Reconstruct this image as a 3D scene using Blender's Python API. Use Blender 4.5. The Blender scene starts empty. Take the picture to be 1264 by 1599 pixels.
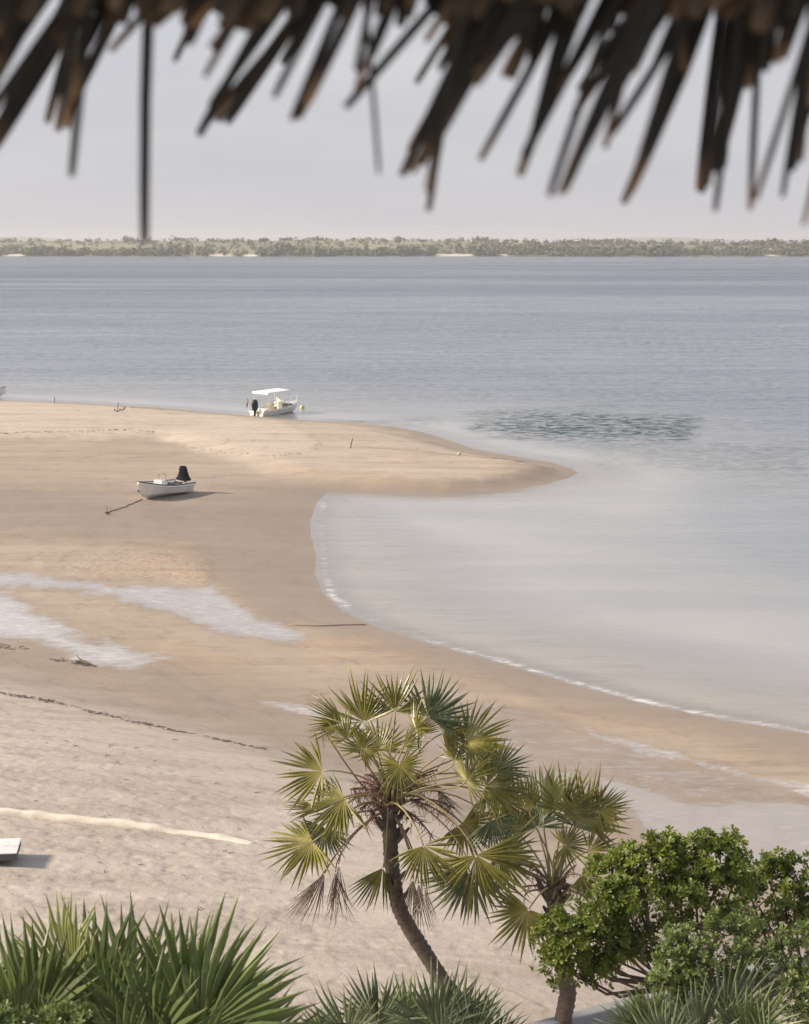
import bpy, math, random
import numpy as np
from mathutils import Vector, Matrix, Quaternion
R = math.radians
rnd = random.Random(7)
scn = bpy.context.scene
COL = scn.collection

# ------------------------------------------------------------------ camera, sky, sun, exposure
W0, H0, F = 1264.0, 1599.0, 2983.0        # photograph's pixel frame and focal length in its pixels
CAMZ = 16.0
VH = 376.0                                # row of the horizon
TH = math.atan((H0/2 - VH)/F)
cd = bpy.data.cameras.new('camera'); cam = bpy.data.objects.new('camera', cd); COL.objects.link(cam)
cam.location = (0, 0, CAMZ); cam.rotation_euler = (math.pi/2 - TH, 0, 0)
cd.sensor_fit = 'VERTICAL'; cd.sensor_height = 36; cd.sensor_width = 36
cd.lens = 36*F/H0; cd.clip_start = 0.05; cd.clip_end = 60000
cd.dof.use_dof = True; cd.dof.focus_distance = 42; cd.dof.aperture_fstop = 3.7; cd.dof.aperture_blades = 0
scn.camera = cam

SUN_EL, SUN_AZ = R(31), R(-97)            # azimuth clockwise from +Y (the view direction): sun low at the left
sdir = Vector((math.sin(SUN_AZ)*math.cos(SUN_EL), math.cos(SUN_AZ)*math.cos(SUN_EL), math.sin(SUN_EL)))
sl = bpy.data.lights.new('sun', 'SUN'); sl.energy = 3.4; sl.angle = R(7.0); sl.color = (1.0, 0.85, 0.67)
so = bpy.data.objects.new('sun', sl); COL.objects.link(so)
so.rotation_euler = sdir.to_track_quat('Z', 'Y').to_euler()

w = bpy.data.worlds.new('World'); scn.world = w; w.use_nodes = True
nt = w.node_tree; nt.nodes.clear()
def wn(t): return nt.nodes.new(t)
out = wn('ShaderNodeOutputWorld'); bg = wn('ShaderNodeBackground'); bg.inputs['Strength'].default_value = 0.1
sky = wn('ShaderNodeTexSky'); sky.sky_type = 'NISHITA'; sky.sun_disc = False
sky.sun_elevation = SUN_EL; sky.sun_rotation = SUN_AZ; sky.dust_density = 2.0; sky.air_density = 1.0
# thin even cloud veil over the blue, densest at the horizon
tc = wn('ShaderNodeTexCoord'); sep = wn('ShaderNodeSeparateXYZ'); nt.links.new(tc.outputs['Generated'], sep.inputs[0])
mr = wn('ShaderNodeMapRange'); nt.links.new(sep.outputs['Z'], mr.inputs['Value'])
mr.inputs['From Min'].default_value = 0.0; mr.inputs['From Max'].default_value = 0.8
mr.inputs['To Min'].default_value = 0.97; mr.inputs['To Max'].default_value = 0.62
mp = wn('ShaderNodeMapping'); mp.inputs['Scale'].default_value = (2.0, 2.0, 9.0); nt.links.new(tc.outputs['Generated'], mp.inputs[0])
nz = wn('ShaderNodeTexNoise'); nz.inputs['Scale'].default_value = 1.7; nz.inputs['Detail'].default_value = 5; nz.inputs['Roughness'].default_value = 0.55
nt.links.new(mp.outputs[0], nz.inputs['Vector'])
cr = wn('ShaderNodeValToRGB'); nt.links.new(nz.outputs['Fac'], cr.inputs[0])
cr.color_ramp.elements[0].position = 0.32; cr.color_ramp.elements[0].color = (2.66, 2.67, 2.92, 1)
cr.color_ramp.elements[1].position = 0.72; cr.color_ramp.elements[1].color = (3.18, 3.15, 3.26, 1)
mx = wn('ShaderNodeMix'); mx.data_type = 'RGBA'
nt.links.new(mr.outputs[0], mx.inputs['Factor']); nt.links.new(sky.outputs[0], mx.inputs['A']); nt.links.new(cr.outputs[0], mx.inputs['B'])
nt.links.new(mx.outputs['Result'], bg.inputs['Color']); nt.links.new(bg.outputs[0], out.inputs['Surface'])

scn.view_settings.view_transform = 'Standard'; scn.view_settings.look = 'None'
scn.view_settings.gamma = 1; scn.view_settings.use_curve_mapping = False
scn.view_settings.exposure = 1.08
scn.cycles.transparent_max_bounces = 16

# ------------------------------------------------------------------ picture <-> place
CT, ST = math.cos(TH), math.sin(TH)
def ray(u, v):
    a = (u - W0/2)/F; b = -(v - H0/2)/F
    return Vector((a, CT + b*ST, -ST + b*CT))
def at_y(u, v, y):
    d = ray(u, v); return Vector((0, 0, CAMZ)) + d*(y/d.y)
def at_z(u, v, z=0.0):
    d = ray(u, v); return Vector((0, 0, CAMZ)) + d*((z - CAMZ)/d.z)
def project(x, y, z):
    dep = y*CT - (z - CAMZ)*ST; up = y*ST + (z - CAMZ)*CT
    dep = np.maximum(dep, 0.5)
    return W0/2 + F*x/dep, H0/2 - F*up/dep
def ppm(p):                               # picture pixels per metre at a point
    return F/(p.y*CT - (p.z - CAMZ)*ST)

# ------------------------------------------------------------------ numpy helpers
def hash2(i, j, s):
    n = (i*374761393 + j*668265263 + s*982451653) & 0x7fffffff
    n = ((n ^ (n >> 13))*1274126177) & 0x7fffffff
    return ((n ^ (n >> 16)) & 0xffff)/65535.0
def vnoise(x, y, s=0):
    i = np.floor(x).astype(np.int64); j = np.floor(y).astype(np.int64)
    fx = x - i; fy = y - j; fx = fx*fx*(3 - 2*fx); fy = fy*fy*(3 - 2*fy)
    a = hash2(i, j, s); b = hash2(i+1, j, s); c = hash2(i, j+1, s); d = hash2(i+1, j+1, s)
    return (a*(1-fx) + b*fx)*(1-fy) + (c*(1-fx) + d*fx)*fy
def fbm(x, y, o=4, s=0):
    t = 0; a = 0.5
    for k in range(o):
        t = t + a*vnoise(x, y, s + 17*k); x = x*2.03 + 11.3; y = y*2.03 + 5.7; a *= 0.5
    return t/(1 - 0.5**o)
def line_dist(X, Y, P):
    best = np.full(X.shape, 1e18)
    for (ax, ay), (bx, by) in zip(P[:-1], P[1:]):
        dx, dy = bx-ax, by-ay; L = dx*dx + dy*dy + 1e-12
        t = np.clip(((X-ax)*dx + (Y-ay)*dy)/L, 0, 1)
        best = np.minimum(best, (X-ax-t*dx)**2 + (Y-ay-t*dy)**2)
    return np.sqrt(best)
def inside(X, Y, P):
    r = np.zeros(X.shape, bool)
    for (ax, ay), (bx, by) in zip(P, P[1:] + P[:1]):
        c = ((ay > Y) != (by > Y))
        with np.errstate(divide='ignore', invalid='ignore'):
            r ^= c & (X < (bx-ax)*(Y-ay)/(by-ay+1e-30) + ax)
    return r
def poly_sd(X, Y, P):                     # positive inside
    d = line_dist(X, Y, P + P[:1]); return np.where(inside(X, Y, P), d, -d)
def sstep(a, b, x):
    t = np.clip((x-a)/(b-a), 0, 1); return t*t*(3-2*t)

# ------------------------------------------------------------------ materials
def mat(name):
    m = bpy.data.materials.new(name); m.use_nodes = True; m.node_tree.nodes.clear(); return m
class N:
    def __init__(s, m): s.t = m.node_tree
    def n(s, typ, ins=None, **kw):
        x = s.t.nodes.new(typ)
        for k, v in kw.items(): setattr(x, k, v)
        for k, v in (ins or {}).items():
            i = x.inputs[k]
            if hasattr(v, 'is_output'): s.t.links.new(v, i)
            else: i.default_value = v
        return x
    def noise(s, vec, scale, detail=4, rough=0.55, dist=0.0):
        return s.n('ShaderNodeTexNoise', {'Vector': vec, 'Scale': scale, 'Detail': detail, 'Roughness': rough, 'Distortion': dist}).outputs['Fac']
    def map(s, vec, scale=(1,1,1), rot=(0,0,0)):
        return s.n('ShaderNodeMapping', {'Vector': vec, 'Scale': scale, 'Rotation': rot}).outputs[0]
    def rng(s, v, a, b, c=0.0, d=1.0, smooth=True):
        return s.n('ShaderNodeMapRange', {'Value': v, 'From Min': a, 'From Max': b, 'To Min': c, 'To Max': d}, interpolation_type='SMOOTHSTEP' if smooth else 'LINEAR').outputs[0]
    def math(s, op, a, b=0.0):
        return s.n('ShaderNodeMath', {0: a, 1: b}, operation=op).outputs[0]
    def mix(s, f, a, b, blend='MIX'):
        x = s.n('ShaderNodeMix', {}, data_type='RGBA', blend_type=blend)
        for k, v in (('Factor', f), ('A', a), ('B', b)):
            i = [q for q in x.inputs if q.name == k and q.enabled][0]
            if hasattr(v, 'is_output'): s.t.links.new(v, i)
            else: i.default_value = v
        return [q for q in x.outputs if q.enabled][0]
    def attr(s, name): return s.n('ShaderNodeAttribute', attribute_name=name).outputs['Fac']
    def pos(s): return s.n('ShaderNodeNewGeometry').outputs['Position']
    def obj(s): return s.n('ShaderNodeTexCoord').outputs['Object']
    def out(s, sh, vol=None):
        o = s.n('ShaderNodeOutputMaterial')
        if sh is not None: s.t.links.new(sh, o.inputs['Surface'])
        if vol is not None: s.t.links.new(vol, o.inputs['Volume'])
def c4(c): return (c[0], c[1], c[2], 1)

def simple(name, col, rough=0.6, var=0.15, scale=6.0, metallic=0.0, bump=0.0, dirt=None, spec=0.5):
    m = mat(name); g = N(m); p = g.obj()
    f = g.noise(p, scale, 5, 0.6)
    base = g.mix(f, c4([x*(1-var) for x in col]), c4([min(1, x*(1+var)) for x in col]))
    if dirt:
        base = g.mix(g.rng(g.noise(p, scale*0.6, 6, 0.7), 0.5, 0.75), base, c4(dirt))
    b = g.n('ShaderNodeBsdfPrincipled', {'Base Color': base, 'Roughness': g.rng(f, 0.3, 0.7, rough*0.85, min(1, rough*1.15)), 'Metallic': metallic, 'Specular IOR Level': spec})
    if bump:
        bn = g.n('ShaderNodeBump', {'Height': g.noise(p, scale*4, 4), 'Strength': bump, 'Distance': 0.02})
        g.t.links.new(bn.outputs[0], b.inputs['Normal'])
    g.out(b.outputs[0]); return m

def leaf_mat(name, dark, light, tip, trans=0.35, rough=0.42, hub=None):
    m = mat(name); g = N(m)
    tint = g.attr('tint'); tf = g.attr('along')
    ran = g.n('ShaderNodeObjectInfo').outputs['Random']
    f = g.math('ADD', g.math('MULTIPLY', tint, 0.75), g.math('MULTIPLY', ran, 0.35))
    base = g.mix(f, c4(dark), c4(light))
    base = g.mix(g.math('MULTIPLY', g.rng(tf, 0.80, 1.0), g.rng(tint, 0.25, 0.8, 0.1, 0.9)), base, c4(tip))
    if hub: base = g.mix(g.math('MULTIPLY', g.rng(tf, 0.06, 0.45, 0.75, 0.0), g.rng(ran, 0.2, 0.9, 0.25, 1.0)), base, c4(hub))  # yellowish leaf base, paled further to paint in sunlit fan centres
    base = g.mix(g.rng(g.noise(g.obj(), 14, 4), 0.42, 0.72, 0, 0.3), base, c4([0.5*(a+b) for a, b in zip(light, tip)]))
    b = g.n('ShaderNodeBsdfPrincipled', {'Base Color': base, 'Roughness': rough, 'Specular IOR Level': 0.38})
    tr = g.n('ShaderNodeBsdfTranslucent', {'Color': g.mix(0.5, base, c4([min(1, light[0]*1.5), min(1, light[1]*1.4), light[2]*0.6]))})
    mxs = g.n('ShaderNodeMixShader', {0: trans, 1: b.outputs[0], 2: tr.outputs[0]})
    g.out(mxs.outputs[0]); return m

M = {}
M['palm'] = leaf_mat('palm_leaf', (0.013, 0.026, 0.006), (0.225, 0.212, 0.042), (0.42, 0.34, 0.16), 0.22, 0.34, hub=(0.46, 0.41, 0.15))
M['palm_blue'] = leaf_mat('palm_leaf_bluish', (0.024, 0.045, 0.026), (0.150, 0.190, 0.105), (0.34, 0.31, 0.18), 0.25)
M['palm_near'] = leaf_mat('palm_leaf_near', (0.030, 0.062, 0.022), (0.190, 0.240, 0.090), (0.28, 0.26, 0.13), 0.35)
M['palm_pale'] = leaf_mat('palm_leaf_young', (0.20, 0.26, 0.085), (0.38, 0.40, 0.17), (0.50, 0.47, 0.24), 0.4)
M['palm_dead'] = leaf_mat('palm_leaf_dead', (0.045, 0.029, 0.022), (0.15, 0.105, 0.076), (0.24, 0.18, 0.13), 0.2, 0.8)
M['petiole'] = simple('petiole', (0.25, 0.21, 0.10), 0.55, 0.3, 8)
M['petiole_dry'] = simple('petiole_dry', (0.20, 0.13, 0.08), 0.7, 0.3, 8)
M['infl'] = simple('flower_stalk', (0.16, 0.085, 0.06), 0.8, 0.35, 10)
M['shrub'] = leaf_mat('shrub_leaf', (0.024, 0.050, 0.010), (0.175, 0.225, 0.034), (0.32, 0.33, 0.06), 0.3, 0.38)
M['shrub_light'] = leaf_mat('shrub_leaf_light', (0.030, 0.062, 0.018), (0.155, 0.205, 0.062), (0.26, 0.29, 0.09), 0.3, 0.4)
M['branch'] = simple('branch_bark', (0.10, 0.075, 0.055), 0.85, 0.35, 9, bump=0.5)

def trunk_mat():
    m = mat('palm_trunk_bark'); g = N(m); p = g.obj()
    f = g.noise(g.map(p, (6, 6, 18)), 1.0, 6, 0.65)
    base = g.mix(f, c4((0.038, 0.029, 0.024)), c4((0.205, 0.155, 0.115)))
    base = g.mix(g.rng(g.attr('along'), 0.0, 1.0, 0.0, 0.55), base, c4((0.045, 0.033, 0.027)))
    b = g.n('ShaderNodeBsdfPrincipled', {'Base Color': base, 'Roughness': 0.9})
    bn = g.n('ShaderNodeBump', {'Height': f, 'Strength': 0.8, 'Distance': 0.04}); g.t.links.new(bn.outputs[0], b.inputs['Normal'])
    g.out(b.outputs[0]); return m
M['trunk'] = trunk_mat()

def thatch_mat():
    m = mat('dry_palm_thatch'); g = N(m)
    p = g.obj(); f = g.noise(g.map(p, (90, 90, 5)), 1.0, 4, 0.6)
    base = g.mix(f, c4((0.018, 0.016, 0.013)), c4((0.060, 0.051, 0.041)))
    base = g.mix(g.math('MULTIPLY', g.rng(g.attr('along'), 0.90, 1.0), g.attr('tint')), base, c4((0.46, 0.27, 0.13)))  # pale cut ends, with the orange glow of sunlight painted on
    b = g.n('ShaderNodeBsdfPrincipled', {'Base Color': base, 'Roughness': 0.75})
    g.out(b.outputs[0]); return m
M['thatch'] = thatch_mat()

def sand_mat():
    m = mat('sand'); g = N(m); p = g.pos()
    wet, film, ochre, dry, foam, tramp = (g.attr(k) for k in ('wet', 'film', 'ochre', 'dry', 'foam', 'tramp')); upper = g.attr('upper')
    n1 = g.noise(g.map(p, (0.08, 0.16, 0.1)), 1.0, 5, 0.6)
    n2 = g.noise(p, 1.3, 5, 0.65); n3 = g.noise(p, 24.0, 3, 0.7)
    mot0 = g.noise(g.map(p, (0.25, 0.6, 1), (0, 0, R(-12))), 1.0, 6, 0.65, 0.6)
    flat = g.mix(n1, c4((0.290, 0.243, 0.198)), c4((0.415, 0.353, 0.290)))
    dryc = g.mix(n1, c4((0.440, 0.378, 0.318)), c4((0.515, 0.445, 0.375)))
    base = g.mix(dry, flat, dryc)
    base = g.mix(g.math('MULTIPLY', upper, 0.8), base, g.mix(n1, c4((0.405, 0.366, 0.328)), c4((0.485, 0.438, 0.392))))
    base = g.mix(g.math('MULTIPLY', ochre, g.rng(mot0, 0.36, 0.66, 0.0, 0.85)), base, c4((0.44, 0.315, 0.215)))
    wetc = g.mix(n1, c4((0.195, 0.156, 0.126)), c4((0.255, 0.208, 0.169)))
    base = g.mix(g.math('MULTIPLY', wet, 0.8), base, wetc)
    stk = g.noise(g.map(p, (0.07, 0.42, 0.1), (0, 0, R(-9))), 1.0, 6, 0.68, 0.8)
    base = g.mix(g.rng(stk, 0.42, 0.66, 0.0, 0.60), base, g.mix(0.6, base, c4((0.22, 0.175, 0.14))))
    base = g.mix(g.rng(stk, 0.42, 0.25, 0.0, 0.35), base, g.mix(0.5, base, c4((0.60, 0.52, 0.44))))
    mot = g.noise(g.map(p, (1.1, 2.6, 1), (0, 0, R(14))), 1.0, 5, 0.7, 0.4)
    base = g.mix(g.rng(mot, 0.50, 0.70, 0.0, 0.42), base, g.mix(0.6, base, c4((0.20, 0.16, 0.13))))
    # old swash lines: thin darker contours left by the falling tide
    sw = g.math('ADD', g.math('MULTIPLY', g.attr('reach'), 0.42), g.math('MULTIPLY', g.noise(g.map(p, (0.10, 0.16, 1)), 1.0, 4, 0.6), 5.0))
    ln = g.math('ABSOLUTE', g.math('SUBTRACT', g.math('FRACT', sw), 0.5))
    lm = g.math('MULTIPLY', g.rng(ln, 0.10, 0.0, 0.0, 1.0), g.rng(stk, 0.38, 0.58, 0.0, 0.5))
    base = g.mix(lm, base, g.mix(0.6, base, c4((0.16, 0.125, 0.10))))
    # grain, small stains and shell bits
    base = g.mix(g.rng(n2, 0.35, 0.7, 0.0, 0.22), base, g.mix(0.5, base, c4((0.25, 0.20, 0.16))))
    base = g.mix(g.rng(n3, 0.56, 0.74, 0.0, 0.45), base, c4((0.20, 0.16, 0.13)))
    # thin sheet of water lying in patches between ripple ridges
    rip = g.noise(g.map(p, (0.75, 1.5, 1), (0, 0, R(-30))), 1.0, 7, 0.70, 1.2)
    rip2 = g.noise(g.map(p, (1.6, 3.6, 1), (0, 0, R(-28))), 1.0, 5, 0.68, 0.8)
    fm = g.rng(g.math('ADD', film, g.math('MULTIPLY', g.math('SUBTRACT', rip, 0.5), 1.3)), 0.34, 0.74)
    fo = g.rng(g.math('ADD', foam, g.math('MULTIPLY', g.math('SUBTRACT', rip2, 0.5), 1.15)), 0.34, 0.86)
    base = g.mix(g.math('MULTIPLY', fm, 0.6), base, c4((0.335, 0.318, 0.312)))  # lighter base paints reflected sky into the water film
    base = g.mix(g.math('MULTIPLY', fo, 0.75), base, c4((0.62, 0.59, 0.585)))  # near-white: painted sky reflection together with some foam
    # relief: trodden dry sand, ripples on damp sand
    tr1 = g.noise(g.map(p, (1.0, 1.0, 1.0)), 2.6, 4, 0.6)
    vor = g.n('ShaderNodeTexVoronoi', {'Vector': p, 'Scale': 2.1, 'Randomness': 1.0}, feature='SMOOTH_F1').outputs['Distance']
    dent = g.rng(vor, 0.05, 0.42)
    hgt = g.math('MULTIPLY', tramp, g.math('ADD', g.math('MULTIPLY', dent, 0.5), g.math('MULTIPLY', tr1, 0.9)))
    hgt = g.math('ADD', hgt, g.math('MULTIPLY', g.math('SUBTRACT', 1.0, fm), g.math('MULTIPLY', rip, 0.5)))
    hgt = g.math('ADD', hgt, g.math('MULTIPLY', n3, 0.05))
    bn = g.n('ShaderNodeBump', {'Height': hgt, 'Strength': 0.5, 'Distance': 0.11})
    b = g.n('ShaderNodeBsdfPrincipled', {'Base Color': base, 'Roughness': 0.95, 'Specular IOR Level': 0.2, 'Normal': bn.outputs[0]})
    b.inputs['Coat Normal']
    lay = g.math('MAXIMUM', fm, g.math('MULTIPLY', g.rng(wet, 0.6, 1.0), 0.35))
    g.t.links.new(lay, b.inputs['Coat Weight']); b.inputs['Coat IOR'].default_value = 1.33
    g.t.links.new(g.rng(fm, 0.0, 1.0, 0.35, 0.10), b.inputs['Coat Roughness'])
    bn2 = g.n('ShaderNodeBump', {'Height': g.noise(g.map(p, (1, 2.2, 1)), 2.0, 3), 'Strength': 0.12, 'Distance': 0.05})
    g.t.links.new(bn2.outputs[0], b.inputs['Coat Normal'])
    g.out(b.outputs[0]); return m
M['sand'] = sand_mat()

def water_mat():
    m = mat('sea_water'); g = N(m); p = g.pos()
    depth, shore, chop, foam = (g.attr(k) for k in ('depth', 'shore', 'chop', 'foam')); calm = g.attr('calm')
    w1 = g.noise(g.map(p, (0.35, 0.9, 1), (0, 0, R(-8))), 1.0, 4, 0.6, 0.3)
    w2 = g.noise(g.map(p, (0.06, 0.22, 1), (0, 0, R(5))), 1.0, 4, 0.6, 0.4)
    w3 = g.noise(g.map(p, (1.6, 3.4, 1), (0, 0, R(-15))), 1.0, 3, 0.6)
    dash = g.noise(g.map(p, (0.8, 0.85, 1), (0, 0, R(10))), 1.0, 4, 0.7, 0.6)
    band = g.noise(g.map(p, (0.0022, 0.011, 1), (0, 0, R(3))), 1.0, 5, 0.62, 0.8)    # lanes of wind and slick
    rough = g.math('ADD', g.rng(band, 0.36, 0.62, 0.55, 1.25), g.math('MULTIPLY', chop, 0.8))
    amp = g.math('MULTIPLY', g.math('MULTIPLY', rough, g.rng(shore, 30.0, 700.0, 0.26, 1.7, False)), g.rng(calm, 0.0, 1.0, 1.0, 0.42))
    h = g.math('ADD', g.math('MULTIPLY', w1, 0.55), g.math('ADD', g.math('MULTIPLY', w2, 1.0), g.math('MULTIPLY', w3, 0.12)))
    bn = g.n('ShaderNodeBump', {'Height': g.math('MULTIPLY', h, amp), 'Strength': 1.0, 'Distance': 0.55})
    fc = g.n('ShaderNodeLayerWeight', {'Blend': 0.5, 'Normal': bn.outputs[0]}).outputs['Facing']
    fr = g.math('ADD', g.math('MULTIPLY', g.math('POWER', fc, 5.0), 0.96), 0.02)
    deep = g.mix(chop, c4((0.058, 0.084, 0.132)), c4((0.012, 0.060, 0.070)))
    shal = c4((0.228, 0.238, 0.245))
    body = g.mix(g.rng(depth, 0.5, 2.8), g.mix(g.rng(depth, 0.05, 0.6), c4((0.39, 0.37, 0.355)), shal), deep)
    body = g.mix(g.math('MULTIPLY', g.rng(w2, 0.35, 0.65), 0.35), body, g.mix(0.5, body, c4((0.07, 0.11, 0.14))))
    body = g.mix(g.math('MULTIPLY', g.rng(dash, 0.36, 0.62, 0.25, 1.0), g.math('POWER', chop, 1.2)), body, c4((0.010, 0.040, 0.054)))
    fstr = g.noise(g.map(p, (0.9, 1.3, 1), (0, 0, R(-20))), 1.0, 6, 0.68, 1.0)
    fo = g.rng(g.math('ADD', foam, g.math('MULTIPLY', g.math('SUBTRACT', fstr, 0.5), 1.2)), 0.36, 0.95)
    body = g.mix(g.math('MULTIPLY', fo, 0.8), body, c4((0.68, 0.66, 0.66)))
    dif = g.n('ShaderNodeBsdfDiffuse', {'Color': body, 'Normal': bn.outputs[0]})
    tra = g.n('ShaderNodeBsdfTransparent', {'Color': (0.93, 0.95, 0.94, 1)})
    alpha = g.math('MAXIMUM', g.rng(depth, 0.0, 0.22, 0.10, 1.0), fo)
    under = g.n('ShaderNodeMixShader', {0: alpha, 1: tra.outputs[0], 2: dif.outputs[0]})
    glo = g.n('ShaderNodeBsdfGlossy', {'Roughness': g.rng(shore, 0.0, 120.0, 0.08, 0.15), 'Color': (1, 1, 1, 1), 'Normal': bn.outputs[0]})
    g_base = g.math('MULTIPLY', g.rng(calm, 0.0, 1.0, 0.45, 0.0), g.rng(w2, 0.35, 0.6, 0.35, 1.0))
    fr2 = g.math('MULTIPLY', g.math('MULTIPLY', fr, g.math('SUBTRACT', 1.0, g.math('MULTIPLY', fo, 0.6))), g.math('SUBTRACT', 1.0, g.math('MULTIPLY', g.rng(chop, 0.1, 0.8, g_base, 1.0), g.rng(dash, 0.40, 0.62, 0.05, 0.9))))
    sh = g.n('ShaderNodeMixShader', {0: fr2, 1: under.outputs[0], 2: glo.outputs[0]})
    g.out(sh.outputs[0]); return m
M['water'] = water_mat()

M['hull'] = simple('white_gelcoat', (0.80, 0.77, 0.72), 0.35, 0.06, 3, dirt=(0.60, 0.54, 0.46))
M['inner'] = simple('grey_deck_paint', (0.50, 0.51, 0.54), 0.5, 0.08, 3)
M['rail'] = simple('dark_rub_rail', (0.045, 0.05, 0.065), 0.5, 0.2, 8)
M['black'] = simple('black_engine', (0.014, 0.016, 0.022), 0.4, 0.3, 5, spec=0.3)
M['cover'] = simple('dark_canvas_cover', (0.010, 0.012, 0.018), 0.85, 0.35, 4, bump=0.4, spec=0.12)
M['canvas'] = simple('white_canvas', (0.76, 0.75, 0.73), 0.7, 0.05, 3)
M['steel'] = simple('white_tube', (0.68, 0.68, 0.68), 0.35, 0.05, 6)
M['tan'] = simple('tan_vinyl', (0.30, 0.25, 0.17), 0.6, 0.15, 6)
M['red'] = simple('red_cloth', (0.62, 0.12, 0.10), 0.7, 0.15, 6)
M['yellow'] = simple('yellow_buoy', (0.48, 0.44, 0.20), 0.6, 0.12, 6)
M['stripe'] = simple('maroon_stripe', (0.20, 0.10, 0.12), 0.5, 0.15, 6)
M['iron'] = simple('rusty_iron', (0.055, 0.042, 0.035), 0.85, 0.4, 12)
M['rope'] = simple('wet_rope', (0.21, 0.175, 0.14), 0.9, 0.3, 14)
M['weed'] = simple('dry_seaweed', (0.095, 0.075, 0.060), 0.9, 0.4, 9)
M['wood'] = simple('driftwood', (0.085, 0.068, 0.055), 0.9, 0.35, 6)
M['cream'] = simple('cream_plaster', (0.62, 0.57, 0.49), 0.85, 0.10, 2.5, bump=0.4, dirt=(0.52, 0.46, 0.38))
M['slab_top'] = simple('white_slab', (0.60, 0.60, 0.61), 0.8, 0.12, 4, dirt=(0.45, 0.43, 0.40))
M['slab_edge'] = simple('grey_slab_edge', (0.10, 0.10, 0.105), 0.85, 0.15, 8)
M['concrete'] = simple('grey_concrete', (0.26, 0.265, 0.27), 0.9, 0.14, 3, bump=0.5)
M['garden'] = simple('garden_soil', (0.17, 0.125, 0.09), 0.95, 0.3, 1.5)
M['plaster'] = simple('white_plaster', (0.6, 0.57, 0.52), 0.9, 0.08, 1.5)

# ------------------------------------------------------------------ mesh helpers
class MB:
    def __init__(s): s.v = []; s.f = []; s.t = []; s.a = []; s.mi = []; s.mats = []
    def add(s, vs, fs, tint=0.5, along=None, mi=0):
        o = len(s.v); s.v += [tuple(v) for v in vs]; s.f += [tuple(i+o for i in f) for f in fs]
        s.t += [tint]*len(vs) if not hasattr(tint, '__len__') else list(tint)
        s.a += list(along) if along is not None else [0.0]*len(vs)
        s.mi += [mi]*len(fs)
    def tube(s, pts, rad, n=6, tint=0.5, mi=0, cap=True, flat=1.0, along=None):
        pts = [Vector(p) for p in pts]
        if not hasattr(rad, '__len__'): rad = [rad]*len(pts)
        vs, fs, al = [], [], []
        up = Vector((0.13, 0.31, 0.94)).normalized()
        for i, p in enumerate(pts):
            d = (pts[min(i+1, len(pts)-1)] - pts[max(i-1, 0)]).normalized()
            if abs(d.dot(up)) > 0.97: up = Vector((0.9, 0.3, 0.1)).normalized()
            x = d.cross(up).normalized(); y = d.cross(x)
            for k in range(n):
                a = 2*math.pi*k/n
                vs.append(p + rad[i]*(math.cos(a)*x + math.sin(a)*y*flat)); al.append(i/(len(pts)-1) if along is None else along[i])
        for i in range(len(pts)-1):
            for k in range(n):
                k2 = (k+1) % n; fs.append((i*n+k, i*n+k2, (i+1)*n+k2, (i+1)*n+k))
        if cap: fs += [tuple(range(n))[::-1], tuple((len(pts)-1)*n+k for k in range(n))]
        s.add(vs, fs, tint, al, mi)
    def box(s, c, d, mi=0, rot=0.0, taper=1.0):
        c = Vector(c); ca, sa = math.cos(rot), math.sin(rot); vs = []
        for z in (-1, 1):
            q = taper if z > 0 else 1.0
            for x, y in ((-1,-1),(1,-1),(1,1),(-1,1)):
                X, Y = x*d[0]/2*q, y*d[1]/2*q; vs.append(c + Vector((X*ca - Y*sa, X*sa + Y*ca, z*d[2]/2)))
        s.add(vs, [(3,2,1,0),(4,5,6,7),(0,1,5,4),(1,2,6,5),(2,3,7,6),(3,0,4,7)], mi=mi)
    def loft(s, rings, closed=True, cap=True, mi=0):
        n = len(rings[0]); vs = [Vector(p) for r in rings for p in r]; fs = []
        for i in range(len(rings)-1):
            for k in range(n if closed else n-1):
                k2 = (k+1) % n; fs.append((i*n+k, i*n+k2, (i+1)*n+k2, (i+1)*n+k))
        if cap: fs += [tuple(range(n))[::-1], tuple((len(rings)-1)*n+k for k in range(n))]
        s.add(vs, fs, mi=mi)
    def mesh(s, name, mats, smooth=False):
        me = bpy.data.meshes.new(name); me.from_pydata(s.v, [], s.f)
        for m in (mats if isinstance(mats, (list, tuple)) else [mats]): me.materials.append(m)
        if any(s.mi): me.polygons.foreach_set('material_index', s.mi)
        for nm, arr in (('tint', s.t), ('along', s.a)):
            a = me.attributes.new(nm, 'FLOAT', 'POINT'); a.data.foreach_set('value', arr)
        if smooth: me.polygons.foreach_set('use_smooth', [True]*len(me.polygons))
        me.update(); return me
    def build(s, name, mats, parent=None, smooth=False):
        return link(name, s.mesh(name, mats, smooth), parent)
def link(name, me, parent=None):
    o = bpy.data.objects.new(name, me); COL.objects.link(o)
    if parent is not None: o.parent = parent
    return o
def tag(o, label, cat, group=None):
    o['label'] = label; o['category'] = cat
    if group: o['group'] = group
    return o
def empty(name, loc=(0,0,0), rz=0.0, label=None, cat=None, group=None):
    o = bpy.data.objects.new(name, None); COL.objects.link(o); o.location = loc; o.rotation_euler = (0, 0, rz)
    o.empty_display_size = 0.2
    if label: tag(o, label, cat, group)
    return o
def bev(o, wd=0.02, seg=2):
    b = o.modifiers.new('bevel', 'BEVEL'); b.width = wd; b.segments = seg; b.limit_method = 'ANGLE'; return o

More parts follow.
